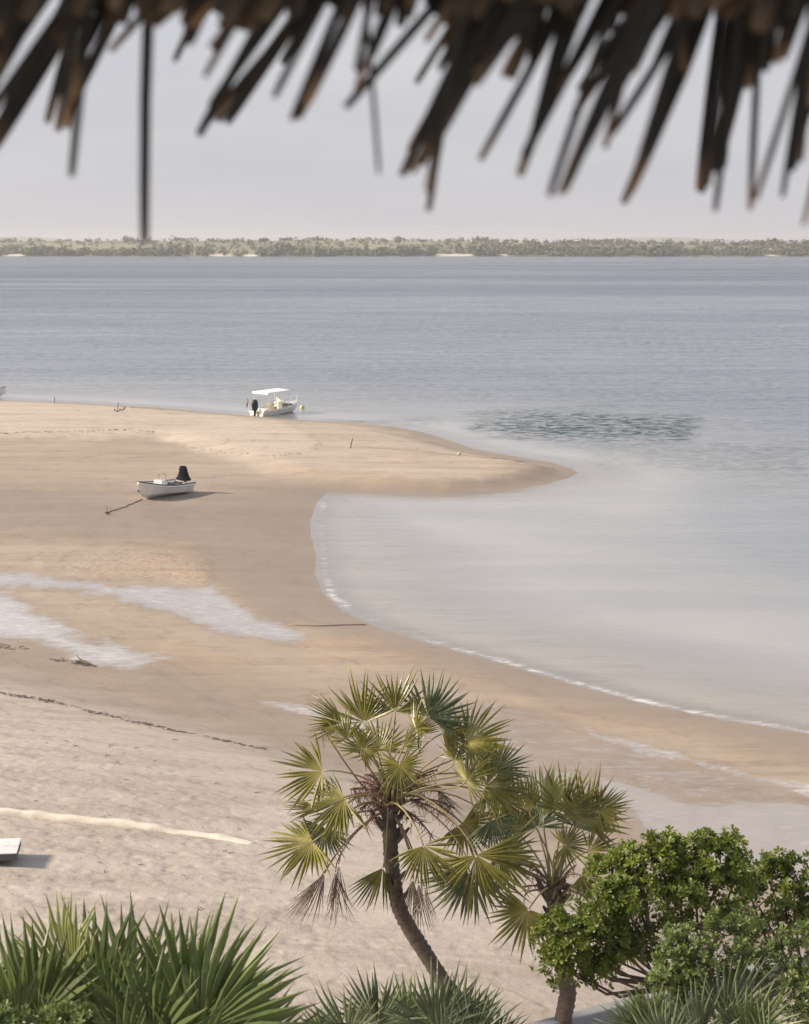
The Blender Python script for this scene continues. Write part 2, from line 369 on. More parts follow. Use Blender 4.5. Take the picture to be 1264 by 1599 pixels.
# ------------------------------------------------------------------ the shore: where land and sea meet (traced, laid on the sea level)
SHORE_PX = [(-1500,632),(-600,626),(0,625),(120,629),(250,637),(390,649),(470,656),(560,661),(620,667),(665,676),(700,687),(740,701),
 (800,712),(860,722),(893,732),(903,738),(890,746),(850,757),(790,766),(720,771),(650,772),(600,770),(550,768),(512,768),
 (494,785),(484,815),(486,840),(493,865),(491,895),(503,925),(535,955),(590,980),(670,1006),(780,1035),(880,1065),(1000,1098),(1120,1123),
 (1264,1147),(1500,1200),(2000,1340),(3200,1700)]
SH = [(p.x, p.y) for p in (at_z(u, v) for u, v in SHORE_PX)]
LANDPOLY = SH + [(300, 20), (300, -200), (-900, -200), (-900, 190)]
FOOT_PX = [(-2500,600),(-800,850),(-200,955),(0,1003),(150,1045),(280,1082),(400,1112),(520,1142),(650,1175),(800,1228),(900,1270),(1000,1315),(1130,1365),(1264,1430),(1600,1600),(2600,2100)]
FT = [(p.x, p.y) for p in (at_z(u, v, 0.12) for u, v in FOOT_PX)]
FOOTPOLY = FT + [(300, -200), (-900, -200), (-900, FT[0][1])]
BAR_PX = [(-900,660),(-200,690),(100,692),(260,690),(330,708),(400,730),(450,745),(520,755),(600,761),(700,763),(790,758),(860,747),(885,738),(840,728),(740,712),(690,697),(600,676),(470,664),(390,657),(250,645),(0,633),(-900,636)]
BAR = [(p.x, p.y) for p in (at_z(u, v, 0.3) for u, v in BAR_PX)]
def height(X, Y, parts=False):
    X = np.asarray(X, float); Y = np.asarray(Y, float)
    n = (fbm(X*0.05, Y*0.05, 3, 3) - 0.5)
    s = poly_sd(X, Y, LANDPOLY)
    s = s + n*1.2*sstep(0, 4, np.abs(s))
    land = 0.62*(1 - np.exp(-np.maximum(s, 0)/9.0)) + 0.05*n*sstep(1, 6, s)
    bay = sstep(-60, 90, poly_sd(*project(X, Y, np.zeros_like(X)), [(440,772),(700,776),(905,748),(1000,720),(1160,790),(1400,900),(1900,1000),(1900,1500),(1000,1150),(440,980)]))
    d_ = np.maximum(-s, 0)
    sea = -((0.06*(1-bay) + 0.020*bay)*np.minimum(d_, 30) + (0.06*(1-bay) + 0.030*bay)*np.maximum(d_ - 30, 0))
    h = np.where(s > 0, land, np.maximum(sea, -6.0))
    U, V = project(X, Y, np.zeros_like(X))
    fd = poly_sd(X, Y, FOOTPOLY)
    # tidal flat and channel between the bar and the beach
    low = sstep(-26, -4, fd)*(s > 0)
    h = np.where(s > 0, h*(1 - 0.72*low), h)
    b = np.maximum(fd, 0)
    h = h + np.where(s > 0, 3.3*(1 - np.exp(-b/22.0))*sstep(0, 6, b) + 0.10*(fbm(X*0.22, Y*0.22, 3, 9) - 0.5)*sstep(2, 10, b), 0)
    h = h + 0.045*(fbm(X*1.1, Y*1.1, 2, 5) - 0.5)*sstep(6, 14, b)
    h = h + np.where(s > 0, (0.10*(fbm(X*0.28, Y*0.28, 4, 61) - 0.5) + 0.05*(fbm(X*0.9 + Y*0.3, Y*0.8, 3, 63) - 0.5))*sstep(1.0, 6, s)*(1 - sstep(0, 8, b)), 0)
    sb = poly_sd(X, Y, BAR)
    h = h + np.where(s > 0, 0.42*sstep(-1.6, 2.2, sb + 1.5*(fbm(X*0.3, Y*0.3, 3, 71) - 0.5))*sstep(0.0, 3.0, s), 0)
    if parts: return h, s, fd, U, V
    return h
def hz(x, y): return float(height(np.array([x]), np.array([y]))[0])
def ground(u, v):
    z = 0.3
    for _ in range(8):
        p = at_z(u, v, z); z = hz(p.x, p.y)
    p = at_z(u, v, z); return Vector((p.x, p.y, hz(p.x, p.y)))

def fan_grid(rows, ncol, wide=0.33, exp_=1.6):
    t = np.linspace(-1, 1, ncol)
    k = wide*t + exp_*np.sign(t)*np.abs(t)**9
    Yg = np.repeat(rows[:, None], ncol, 1); Xg = np.maximum(Yg, 26.0)*k[None, :]
    return Xg.ravel(), Yg.ravel()
def grid_mesh(name, X, Y, Z, nr, nc, attrs, material):
    me = bpy.data.meshes.new(name)
    co = np.stack([X, Y, Z], 1).astype(np.float32)
    i = (np.arange(nr-1)[:, None]*nc + np.arange(nc-1)[None, :]).ravel()
    q = np.stack([i, i+1, i+nc+1, i+nc], 1).astype(np.int32)
    me.vertices.add(len(co)); me.vertices.foreach_set('co', co.ravel())
    me.loops.add(q.size); me.loops.foreach_set('vertex_index', q.ravel())
    me.polygons.add(len(q)); me.polygons.foreach_set('loop_start', np.arange(0, q.size, 4, dtype=np.int32))
    try: me.polygons.foreach_set('loop_total', np.full(len(q), 4, np.int32))
    except Exception: pass
    me.polygons.foreach_set('use_smooth', np.ones(len(q), bool))
    me.update(calc_edges=True); me.validate()
    for k, a in attrs.items():
        at = me.attributes.new(k, 'FLOAT', 'POINT'); at.data.foreach_set('value', a.astype(np.float32))
    me.materials.append(material)
    return link(name, me)

pix = np.linspace(1300, 170, 560)
rows = np.concatenate([np.linspace(-60, 20, 12), np.linspace(22, 36, 24), F*CAMZ/pix[pix < F*CAMZ/36.2], [300, 350, 450, 700, 1200, 2000, 4000, 9000]])
X, Y = fan_grid(rows, 420)
Hh, S, FD, U, V = height(X, Y, True)
U, V = project(X, Y, Hh)
jit = (fbm(X*0.35, Y*0.35, 4, 21) - 0.5)*2 + (fbm(X*1.6, Y*1.1, 2, 23) - 0.5)*1.2
def soft(poly, wdt, j=0.0, seed=0):
    return sstep(-wdt, wdt, poly_sd(U, V, poly) + jit*j)
vis = (Y > 24) & (Y < 280)
Uo, Vo = U, V
dryA = soft([(-400,600),(0,612),(400,640),(470,668),(500,690),(480,704),(400,711),(310,704),(240,681),(100,686),(-60,684),(-400,690)], 5, 4)
spit = soft([(380,640),(560,655),(700,690),(800,722),(870,735),(800,748),(650,752),(520,745),(420,733),(300,705)], 14, 8)
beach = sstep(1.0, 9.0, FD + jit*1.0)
wetS = (1 - sstep(0.5, 5.0, S + jit*1.0))
chan = sstep(-7, 0.5, FD)*(1 - sstep(0.0, 5.0, FD + jit*1.3))
damp1 = soft([(-100,755),(150,760),(300,775),(460,760),(480,830),(485,930),(520,965),(430,980),(330,900),(280,850),(120,845),(-100,830)], 26, 12)
L1 = soft([(-80,884),(60,897),(180,909),(300,918),(332,913),(362,942),(400,962),(492,1000),(440,1004),(360,990),(285,962),(200,938),(100,920),(-80,908)], 13, 9)
L2 = soft([(-80,914),(20,928),(62,958),(120,984),(200,1008),(275,1028),(190,1044),(120,1034),(60,1010),(-80,992)], 24, 12)
RF = soft([(470,1112),(620,1140),(760,1085),(870,1120),(1000,1160),(1270,1238),(1400,1290),(1400,1460),(1130,1352),(1000,1312),(900,1266),(760,1215),(560,1152)], 22, 14)
RS = soft([(900,1128),(1000,1158),(1130,1195),(1264,1222),(1400,1250),(1400,1285),(1264,1245),(1150,1215),(1030,1185),(920,1160)], 8, 9)
R3 = soft([(930,1215),(1040,1245),(1264,1260),(1400,1280),(1400,1450),(1264,1410),(1120,1345),(1010,1300)], 20, 14)
R4 = soft([(380,1090),(480,1096),(600,1128),(560,1150),(470,1122)], 8, 6)
och = np.maximum.reduce([soft([(470,990),(560,985),(650,1010),(660,1035),(560,1045),(470,1030)], 14, 10)*0.95,
      soft([(255,850),(300,838),(345,890),(330,915),(250,905),(150,895),(100,888),(180,880)], 10, 8)*0.75,
      soft([(190,1000),(330,1010),(400,1035),(340,1052),(220,1030)], 10, 8)*0.7,
      soft([(720,1058),(900,1110),(1264,1195),(1400,1230),(1400,1250),(1264,1215),(980,1150),(860,1118),(720,1075)], 8, 8)*0.55,
      soft([(410,735),(520,752),(700,764),(860,756),(880,742),(760,752),(600,745),(450,728)], 7, 5)*0.7,
      soft([(540,700),(640,745),(860,745),(760,715)], 20, 8)*0.25])
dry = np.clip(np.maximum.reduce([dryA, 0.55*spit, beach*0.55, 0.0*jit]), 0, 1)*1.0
dry = np.where(S < -0.3, 0.75*sstep(0.3, 2.5, -S), dry); wetS = wetS*(1 - sstep(0.3, 2.0, -S))
wet = np.clip(np.maximum.reduce([wetS*0.9, 0.85*chan, 0.95*damp1, RF*0.9, L1, L2])*(1 - 0.0*dry), 0, 1)
film = np.clip(np.maximum.reduce([L1*0.98, L2*0.85, RF*0.46, R3*0.95, RS*0.6, R4*0.6, 0.25*(1-sstep(0.1, 1.3, S))]), 0, 1)
foam = np.clip(np.maximum.reduce([L1*0.50, L2*0.60, RS*(0.42 + 0.22*np.clip(jit, -1, 1)), R3*0.32, R4*0.5, RF*0.26]), 0, 1)  # channel whites: foam plus painted sky sheen
RIP = soft([(60,868),(250,858),(330,880),(330,912),(200,908),(60,892)], 12, 8)
tramp = np.clip(0.10 + 0.8*RIP + 0.9*sstep(4, 14, FD) + 0.35*dryA, 0, 1)
for a in (dry, wet, film, foam, och): a[~vis] = 0
dry[(Y <= 24)] = 0.9
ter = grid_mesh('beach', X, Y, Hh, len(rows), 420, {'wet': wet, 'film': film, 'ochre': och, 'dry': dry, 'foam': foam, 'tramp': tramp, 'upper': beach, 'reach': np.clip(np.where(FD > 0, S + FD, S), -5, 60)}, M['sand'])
ter['kind'] = 'structure'

pixw = np.linspace(1150, 8, 520)
rw = np.concatenate([F*CAMZ/pixw, [9000, 14000]])
XW, YW = fan_grid(rw, 300)
HW, SW, FW, UW, VW = height(XW, YW, True)
dist = -SW
jw = (fbm(XW*0.15, YW*0.25, 4, 31) - 0.5)*2
baymask = sstep(0, 40, poly_sd(UW, VW, [(470,760),(905,740),(1300,730),(1700,1000),(1700,1350),(1000,1150),(480,960)]))
calm = np.maximum(sstep(-70, 70, poly_sd(UW, VW, [(440,760),(905,752),(1000,735),(1300,800),(1900,950),(1900,1500),(1000,1170),(440,990)])), 1 - sstep(2, 14, dist))
edge = sstep(-0.4, 0.3, dist)*(1 - sstep(0.2, 1.5, dist + jw*0.4))
edge2 = sstep(2.2, 2.7, dist + jw*0.9)*(1 - sstep(3.0, 4.6, dist + jw*0.9))
foamw = baymask*(0.76*edge + 0.34*edge2 + 0.20*sstep(4, 20, dist)*(1 - sstep(20, 60, dist)))
chop = sstep(-38, 14, poly_sd(UW, VW, [(745,664),(830,656),(950,655),(1080,664),(1070,682),(900,680),(800,674)]) + jw*16)*0.95
chop = np.maximum(chop, 0.45*sstep(-6, 5, poly_sd(UW, VW, [(500,656),(680,652),(700,664),(560,663)]) + jw*4))
chop = np.maximum(chop, 0.35*sstep(-20, 20, poly_sd(UW, VW, [(900,690),(1264,680),(1264,740),(930,745)]) + jw*14))
wat = grid_mesh('sea', XW, YW, np.zeros_like(XW), len(rw), 300, {'depth': np.maximum(-HW, 0), 'shore': np.maximum(dist, 0), 'chop': chop, 'foam': foamw, 'calm': calm}, M['water'])
wat['kind'] = 'structure'

# ------------------------------------------------------------------ the far shore
def far_mat():
    m = mat('far_ground'); g = N(m); p = g.pos()
    f = g.noise(g.map(p, (0.012, 0.006, 0.05)), 1.0, 6, 0.65)
    base = g.mix(g.rng(f, 0.38, 0.62), c4((0.225, 0.205, 0.13)), c4((0.11, 0.12, 0.065)))
    base = g.mix(g.attr('beachy'), base, c4((0.56, 0.50, 0.42)))
    b = g.n('ShaderNodeBsdfPrincipled', {'Base Color': base, 'Roughness': 0.95}); g.out(b.outputs[0]); return m
M['far'] = far_mat()
FARX = np.linspace(-2200, 2200, 440)
def shore_y(x): return 2010 - 0.10*x + 26*np.sin(x/190.0) + 12*np.sin(x/61.0 + 1) - 8*np.sin(x/23.0)
def far_h(x, d):
    x = np.asarray(x, float); d = np.asarray(d, float)
    up = 13.5 + 4.5*(fbm(x*0.004 + 3, d*0.004, 3, 41) - 0.5) - 3.5*sstep(0, 420, x)
    return np.where(d < 0, 0.12*d, np.minimum(1.4, 0.06*d) + sstep(25, 520, d)*up)
fr = np.array([-40, -12, -3, 0, 4, 10, 20, 35, 60, 100, 150, 220, 300, 400, 520, 700, 1000, 1500, 2500])
XF = np.repeat(FARX[None, :], len(fr), 0); DF = np.repeat(fr[:, None], len(FARX), 1).astype(float)
HF = far_h(XF, DF); YF = DF + shore_y(XF)
bspots = [(18, 26), (340, 24), (395, 24), (708, 52), (785, 12), (1196, 14)]
bx = lambda u: (u - W0/2)/F*2010
sandy = np.zeros_like(XF)
for u, wd in bspots:
    c = bx(u); hw = wd/F*2010*0.6 + 3
    sandy = np.maximum(sandy, (1 - sstep(hw*0.8, hw*1.25, np.abs(XF - c)))*(1 - sstep(45, 80, DF)))
isl = grid_mesh('far_shore', XF.ravel(), YF.ravel(), HF.ravel(), len(fr), len(FARX), {'beachy': sandy.ravel()}, M['far']); isl['kind'] = 'structure'

def far_leaf(name, a, b):
    m = mat(name); g = N(m)
    base = g.mix(g.attr('tint'), c4(a), c4(b))
    base = g.mix(g.rng(g.noise(g.pos(), 0.5, 3), 0.4, 0.65, 0, 0.5), base, c4([x*0.5 for x in a]))
    bs = g.n('ShaderNodeBsdfPrincipled', {'Base Color': base, 'Roughness': 0.9}); g.out(bs.outputs[0]); return m
M['mangrove'] = far_leaf('mangrove_leaf', (0.046, 0.066, 0.030), (0.115, 0.130, 0.055))
M['scrub'] = far_leaf('scrub_leaf', (0.085, 0.088, 0.046), (0.16, 0.152, 0.080))
def clump(mb, c, rx, rz, n, tint, rg, size=0.42):
    # loose crown of small tilted leaf faces spread through a rounded volume
    for _ in range(n):
        while True:
            q = Vector((rg.uniform(-1,1), rg.uniform(-1,1), rg.uniform(-0.6,1)))
            if 0.25 < q.length < 1.0: break
        p = Vector(c) + Vector((q.x*rx, q.y*rx, q.z*rz))
        s = rx*size*rg.uniform(0.5, 1.1)
        nrm = (q + Vector((rg.uniform(-.6,.6), rg.uniform(-.6,.6), rg.uniform(-.3,.8)))).normalized()
        x = nrm.orthogonal().normalized(); y = nrm.cross(x)
        a = rg.uniform(0, 6.28); x, y = x*math.cos(a) + y*math.sin(a), y*math.cos(a) - x*math.sin(a)
        k = [p + x*s, p + y*s*0.7 + nrm*s*0.25, p - x*s*0.8, p - y*s*0.75 - nrm*s*0.2]
        mb.add(k, [(0,1,2,3)], min(1, max(0, tint + rg.uniform(-.25,.25))))
rg = random.Random(3)
mang, scrub = MB(), MB()
def in_beach(x, d):
    for u, wd in bspots:
        if abs(x - bx(u)) < wd/F*2010*0.55 and d < 70: return True
    return False
for i in range(1500):          # mangrove fringe on the water's edge
    x = rg.uniform(-760, 760); d = rg.uniform(0, 30) if rg.random() < 0.6 else rg.uniform(0, 90)
    if in_beach(x, d): continue
    gap = float(fbm(np.array([x*0.012]), np.array([0.5]), 2, 77)[0])
    if x < -90 and gap < 0.40 and d > 16: continue
    r = rg.uniform(2.2, 5.0)*(0.55 + 1.5*float(fbm(np.array([x*0.022]), np.array([d*0.02]), 3, 91)[0]))
    y = d + float(shore_y(x)); z = float(far_h(x, d))
    clump(mang, (x, y, z + r*0.55), r, r*rg.uniform(0.75, 1.05), 26, rg.random(), rg)
for i in range(1900):          # scrub on the rise behind, denser to the right
    x = rg.uniform(-800, 800); d = rg.uniform(60, 620)
    if rg.random() > 0.62 + 0.38*min(1, max(0, (x + 40)/200)): continue
    if in_beach(x, d): continue
    r = (rg.uniform(1.6, 5.0) + (1.2 if x > 60 else 0))*(0.4 + 1.3*float(fbm(np.array([x*0.015]), np.array([d*0.01]), 3, 93)[0]))
    y = d + float(shore_y(x)); z = float(far_h(x, d))
    clump(mang if rg.random() < (0.8 if x > 40 else 0.35) else scrub, (x, y, z + r*0.4), r, r*rg.uniform(0.6, 0.9), 18, rg.random(), rg)
o = mang.build('mangrove_thicket', M['mangrove']); o['kind'] = 'stuff'; tag(o, 'dark green mangrove thicket along the far water edge', 'mangroves')
o = scrub.build('dry_scrub', M['scrub']); o['kind'] = 'stuff'; tag(o, 'dry olive scrub on the far rise behind the mangroves', 'scrub')
def far_tree(u, d, hgt, wid, label):
    x = bx(u)*(1 + d/2010); y = d + float(shore_y(x)); z = float(far_h(x, d)) - 0.3
    root = empty('flat_topped_tree', (x, y, z), 0, label, 'tree', 'trees rising above the far skyline')
    t = MB(); rr = random.Random(int(u))
    t.tube([(0,0,0),(0.2,0,hgt*0.4),(-0.2,0.2,hgt*0.75)], [0.45,0.3,0.2], 6)
    for k in range(4):
        a = k*1.6 + rr.random(); t.tube([(0,0,hgt*0.45),(math.cos(a)*wid*0.3, math.sin(a)*wid*0.3, hgt*0.8)], [0.22,0.1], 5)
    t.build('trunk', M['branch'], root)
    c = MB()
    for k in range(7):
        a = rr.uniform(0, 6.28); q = wid*0.3*rr.random()
        clump(c, (math.cos(a)*q, math.sin(a)*q, hgt*rr.uniform(0.72, 0.95)), wid*0.26, hgt*0.16, 34, rr.random()*0.6, rr, 0.34)
    c.build('crown', M['mangrove'], root)
far_tree(417, 330, 8.0, 13, 'largest dark round tree on the far skyline, left of the middle')
far_tree(446, 360, 7.0, 11, 'low spreading tree on the far skyline, just right of the largest tree')
far_tree(499, 380, 6.5, 9, 'small isolated tree on the far skyline, third from the left')
far_tree(553, 390, 6.5, 8, 'small thin tree on the far skyline left of the twin crowns')
far_tree(622, 330, 7.0, 12, 'wide flat tree on the far skyline, left of a twin-crowned pair')
far_tree(660, 330, 7.5, 10, 'tall flat tree on the far skyline above the long sand patch')
far_tree(80, 40, 8.5, 13, 'big rounded dark tree at the far water edge near the left margin')
far_tree(832, 300, 7.0, 9, 'small dark tree poking above the wooded far shore, right of centre')
# faint hills beyond
hx = np.linspace(-5200, 5200, 120); hy = np.array([8200, 8600, 9000, 9600, 10400.])
XH = np.repeat(hx[None], 5, 0); YH = np.repeat(hy[:, None], 120, 1)
prof = 26*np.exp(-((XH - 1180)/420)**2) + 30*np.exp(-((XH + 1830)/300)**2) + 8*fbm(XH*0.0016, YH*0.0004, 3, 8)
ZH = prof*np.array([0.0, 0.75, 1.0, 0.8, 0.0])[:, None]*1.25 - 4
hl = grid_mesh('distant_hills', XH.ravel(), YH.ravel(), ZH.ravel(), 5, 120, {}, simple('hill_scrub', (0.11, 0.12, 0.075), 0.95, 0.2, 0.01)); hl['kind'] = 'structure'

# ------------------------------------------------------------------ boats
def hull_sections(L, B, D, n=15, flare=0.78):
    st = []
    for i in range(n):
        t = i/(n-1); x = -L/2 + L*t
        b = B/2*(0.86 + 0.14*math.sin(min(1, t*1.6)*math.pi/2)) if t < 0.5 else B/2*max(0.035, (1 - ((t-0.5)/0.5)**2.4))
        sz = D*(0.78 + 0.06*t + 0.40*t**3)
        kz = 0.0 + (0.62*D*((t-0.72)/0.28)**2.2 if t > 0.72 else 0.0)
        cz = kz + (sz-kz)*(0.26 + 0.22*t); cb = b*(flare - 0.20*t*t)
        xs = x - 0.10*L*max(0, t-0.8)/0.2*0.0
        st.append((xs, b, sz, kz, cz, cb))
    return st
def make_hull(root, L, B, D, mat_hull, mat_in, rail_mat, stripe=None):
    st = hull_sections(L, B, D); T = 0.05
    rings = []
    for x, b, sz, kz, cz, cb in st:
        fl = max(kz + 0.10, D*0.34)
        ib = max(0.012, b-T); icb = max(0.01, min(cb, b) - T)
        rings.append([(x,-b,sz),(x,-0.5*(b+cb)-0.01,0.5*(sz+cz)),(x,-cb,cz),(x,0,kz),(x,cb,cz),(x,0.5*(b+cb)+0.01,0.5*(sz+cz)),(x,b,sz),(x,ib,sz+0.004),(x,min(ib,icb*1.03),min(fl,sz-0.02)),(x,-min(ib,icb*1.03),min(fl,sz-0.02)),(x,-ib,sz+0.004)])
    m = MB(); m.loft(rings); hull = m.build('hull', mat_hull, root)
    r = MB()
    for s in (-1, 1): r.tube([(x, s*(b+0.015), sz+0.01) for x, b, sz, *_ in st], 0.034, 6)
    r.build('rub_rail', rail_mat, root)
    q = MB()
    for s in (-1, 1): q.tube([(x, s*(b+0.02), sz-0.075) for x, b, sz, *_ in st], 0.055, 6)
    q.build('sheer_band', mat_hull, hull)
    if stripe:
        q = MB()
        for s in (-1, 1): q.tube([(x, s*(b+0.012), sz-0.11) for x, b, sz, *_ in st], 0.022, 5)
        q.build('stripe', stripe, hull)
    tr = MB(); x, b, sz, kz, cz, cb = st[0]
    tr.box((x+0.06, 0, sz*0.62), (0.10, b*1.72, sz*0.62)); tr.build('transom', mat_hull, root)
    fd = MB(); k = [q for q in st if q[0] > L*0.24]
    fd.loft([[(x, -max(.01, b-0.03), sz-0.02),(x, max(.01, b-0.03), sz-0.02),(x, 0, sz+0.05)] for x, b, sz, *_ in k]); fd.build('foredeck', mat_in, root)
    th = MB(); th.box((-L*0.24, 0, D*0.52), (0.34, B*0.80, 0.06)); th.build('bench', mat_in, root)
    return st
def outboard(root, x, z, tilt=0.0, cover=False, name='outboard_motor', sc=1.0):
    if cover:
        m = MB(); rings = []
        for t, wx, wy, ox in ((0, .44, .60, 0), (.10, .43, .56, 0), (.3, .34, .42, .02), (.6, .28, .34, .05), (.85, .25, .30, .07), (1.0, .19, .22, .08)):
            rings.append([(x + ox + .84*wx*math.cos(a)*(1 + .10*math.sin(3*a + 4*t)), .84*wy*math.sin(a)*(1 + .09*math.cos(5*a + 3*t)), z + t*0.86) for a in [2*math.pi*k/14 for k in range(14)]])
        m.loft(rings); o = m.build('motor_cover', M['cover'], root); bev(o, 0.03)
        l = MB(); l.tube([(x-.18, 0, z+.1), (x-.22, 0, z-.35), (x-.30, 0, z-.62)], [.09, .07, .05], 6); l.build('motor_leg', M['black'], root)
        return
    m = MB(); rings = []
    for t, wx, wy, ox in ((0, .16, .14, 0), (.10, .24, .20, 0), (.35, .30, .24, -.02), (.65, .30, .24, -.04), (.85, .26, .21, -.03), (1.0, .15, .13, 0)):
        rings.append([(x + ox + sc*wx*math.cos(a), sc*wy*math.sin(a), z + sc*t*0.86) for a in [2*math.pi*k/12 for k in range(12)]])
    m.loft(rings); o = m.build(name, M['black'], root, True)
    l = MB(); l.tube([(x, 0, z+.1), (x-.05, 0, z-.45), (x-.10, 0, z-.78)], [.11*sc, .09*sc, .06*sc], 8)
    l.box((x-.16, 0, z-.45), (.34, .22, .03)); l.tube([(x-.02, 0, z-.72), (x-.34, 0, z-.76)], [.07, .03], 8); l.build('motor_leg', M['black'], o)
    p = MB()
    for k in range(3):
        a = k*2.094; p.add([(x-.36, 0, z-.76), (x-.35, .14*math.cos(a+.3), z-.76+.14*math.sin(a+.3)), (x-.38, .14*math.cos(a-.3), z-.76+.14*math.sin(a-.3))], [(0,1,2)])
    p.build('propeller', M['iron'], o)
def wheel_ring(mb, c, r, tr, tilt):
    pts = [(c[0] + r*math.cos(a)*math.sin(tilt), c[1] + r*math.sin(a), c[2] + r*math.cos(a)*math.cos(tilt)) for a in [2*math.pi*k/14 for k in range(15)]]
    mb.tube(pts, tr, 5)

def place_boat(root, bow_px, stern_px, sink=0.05, tilt=0.0):
    a, b = ground(*bow_px), ground(*stern_px); c = (a+b)/2
    rz = math.atan2(a.y-b.y, a.x-b.x)
    root.location = (c.x, c.y, hz(c.x, c.y) - sink); root.rotation_euler = (tilt, math.atan2(b.z-a.z, (a-b).length)*0.8, rz)

sk = empty('skiff', label='white open skiff with dark covered outboard, beached on the wet sand', cat='boat')
make_hull(sk, 4.7, 1.75, 0.92, M['hull'], M['inner'], M['rail'])
outboard(sk, -2.15, 0.80, cover=True)
m = MB(); m.box((0.15, 0, 0.66), (0.62, 0.74, 0.66), taper=0.84); m.box((0.22, 0, 1.01), (0.40, 0.62, 0.05)); con = m.build('console', M['inner'], sk); bev(con, 0.03)
m = MB(); m.tube([(0.05,-.26,1.08),(0.0,-.27,1.30),(0.06,-.14,1.42),(0.08,0,1.45),(0.06,.14,1.42),(0.0,.27,1.30),(0.05,.26,1.08)], 0.03, 6); m.build('grab_rail', M['tan'], sk)
m = MB(); m.box((-0.55, 0, 0.62), (0.42, 0.9, 0.42)); m.build('seat_box', M['rail'], sk)
m = MB(); m.tube([(-1.2,-.5,.72),(-1.1,.1,.80),(-1.3,.55,.74)], .07, 6); m.build('stowed_line', M['rail'], sk)
m = MB(); m.tube([(2.28,0,.72),(2.36,0,.60),(2.24,0,.52)], .03, 6); m.build('bow_eye', M['iron'], sk)
place_boat(sk, (216, 781), (288, 769), 0.04, R(-3)); sk.scale = (1.04, 1.04, 1.04)

pb = empty('motor_boat', label='white motor boat with flat canopy and red flag, afloat off the sandbar', cat='boat')
make_hull(pb, 6.1, 2.05, 1.05, M['hull'], M['inner'], M['hull'], M['stripe'])
outboard(pb, -3.22, 0.85, sc=1.2)
m = MB(); rings = []
for x in (-2.5, -2.1, -1.2, -0.3, 0.5, 0.9):
    e = 0.06 if x in (-2.5, 0.9) else 0.0
    rings.append([(x, y, 2.62 - 0.10*(y/0.95)**2 - e + dz) for y, dz in ((-.98,0),(-.5,0),(0,0),(.5,0),(.98,0),(.98,-.07),(0,-.05),(-.98,-.07))])
m.loft(rings); cano = m.build('canopy', M['canvas'], pb)
m = MB(); m.box((-2.5, 0, 2.44), (0.03, 1.94, 0.20)); m.build('canopy_valance', M['canvas'], cano)
for x in (-2.3, 0.7):
    for y in (-.9, .9):
        m = MB(); m.tube([(x, y, 0.9), (x+0.08, y*1.0, 2.55)], 0.03, 6); m.build('canopy_post', M['steel'], pb)
m = MB(); m.box((0.1, 0.0, 0.95), (0.6, 0.75, 0.95), taper=0.8); o = m.build('console', M['hull'], pb); bev(o, .03)
m = MB(); wheel_ring(m, (-0.28, 0, 1.35), 0.19, 0.025, 0.5); m.build('steering_wheel', M['black'], o)
m = MB(); m.add([(0.32,-.34,1.4),(0.32,.34,1.4),(0.18,.28,1.85),(0.18,-.28,1.85)], [(0,1,2,3)]); m.build('windscreen', M['steel'], o)
m = MB(); m.box((-0.9, 0, 0.78), (0.5, 1.1, 0.5)); m.box((-1.12, 0, 1.18), (0.08, 1.1, 0.35)); o = m.build('helm_seat', M['tan'], pb); bev(o, .03)
m = MB(); m.box((-2.1, 0, 0.72), (0.5, 1.5, 0.4)); o = m.build('stern_seat', M['canvas'], pb); bev(o, .03)
m = MB(); m.box((1.3, 0.1, 1.04), (1.1, 1.0, 0.10)); o = m.build('bow_cushion', M['rail'], pb); bev(o, .03)
m = MB(); m.tube([(1.7,-.72,1.12),(1.75,-.70,1.55),(2.5,-.42,1.65),(2.95,0,1.70),(2.5,.42,1.65),(1.75,.70,1.55),(1.7,.72,1.12)], .028, 6); m.tube([(2.5,-.42,1.14),(2.5,-.42,1.65)], .025, 5); m.tube([(2.5,.42,1.14),(2.5,.42,1.65)], .025, 5); m.build('bow_rail', M['steel'], pb)
m = MB(); m.tube([(-2.95,.95,.95),(-3.05,.98,2.0)], .022, 5); fl = m.build('flag_pole', M['steel'], pb)
m = MB(); g0 = []; fs = []
for i in range(5):
    for j in range(3): g0.append((-3.05 - 0.06*i, .98 + .05*math.sin(i*1.6 + j), 1.98 - 0.26*j - 0.13*i))
for i in range(4):
    for j in range(2): a = i*3+j; fs.append((a, a+1, a+4, a+3))
m.add(g0, fs); m.build('flag', M['red'], fl)
p = at_z(433, 645.5); pb.location = (p.x, p.y, -0.26); pb.rotation_euler = (R(1.5), R(-1.5), R(54)); pb.scale = (.98, .98, .98)
# pull it to the water just off the bar
bowp = pb.matrix_basis @ Vector((3.0, 0, 0))
bu = MB(); rings = []
for t in np.linspace(0, math.pi, 8): rings.append([(0.24*math.sin(t)*math.cos(a)+1e-4*math.cos(a), 0.24*math.sin(t)*math.sin(a)+1e-4*math.sin(a), -0.24*math.cos(t)) for a in [2*math.pi*k/12 for k in range(12)]])
bu.loft(rings); bu.tube([(0,0,.22),(0,0,.32)], .05, 6)
b = bu.build('buoy', M['yellow'], None, True); p = at_z(472, 636.5, 0.05); b.location = (p.x, p.y, 0.06); tag(b, 'yellow mooring buoy floating at the bow of the canopied boat', 'buoy')

lb = empty('moored_boat', label='white boat with dark gunwale, only its bow showing at left edge', cat='boat')
make_hull(lb, 5.6, 1.9, 1.0, M['hull'], M['inner'], M['rail'])
m = MB(); m.box((-0.3, 0, 0.85), (0.6, 0.7, 0.8), taper=0.85); m.build('console', M['inner'], lb)
outboard(lb, -2.9, 0.9, sc=1.2)
p = at_z(9, 616, 0.3); lb.location = (p.x - 2.7, p.y - 0.6, -0.12); lb.rotation_euler = (0, 0, R(14))

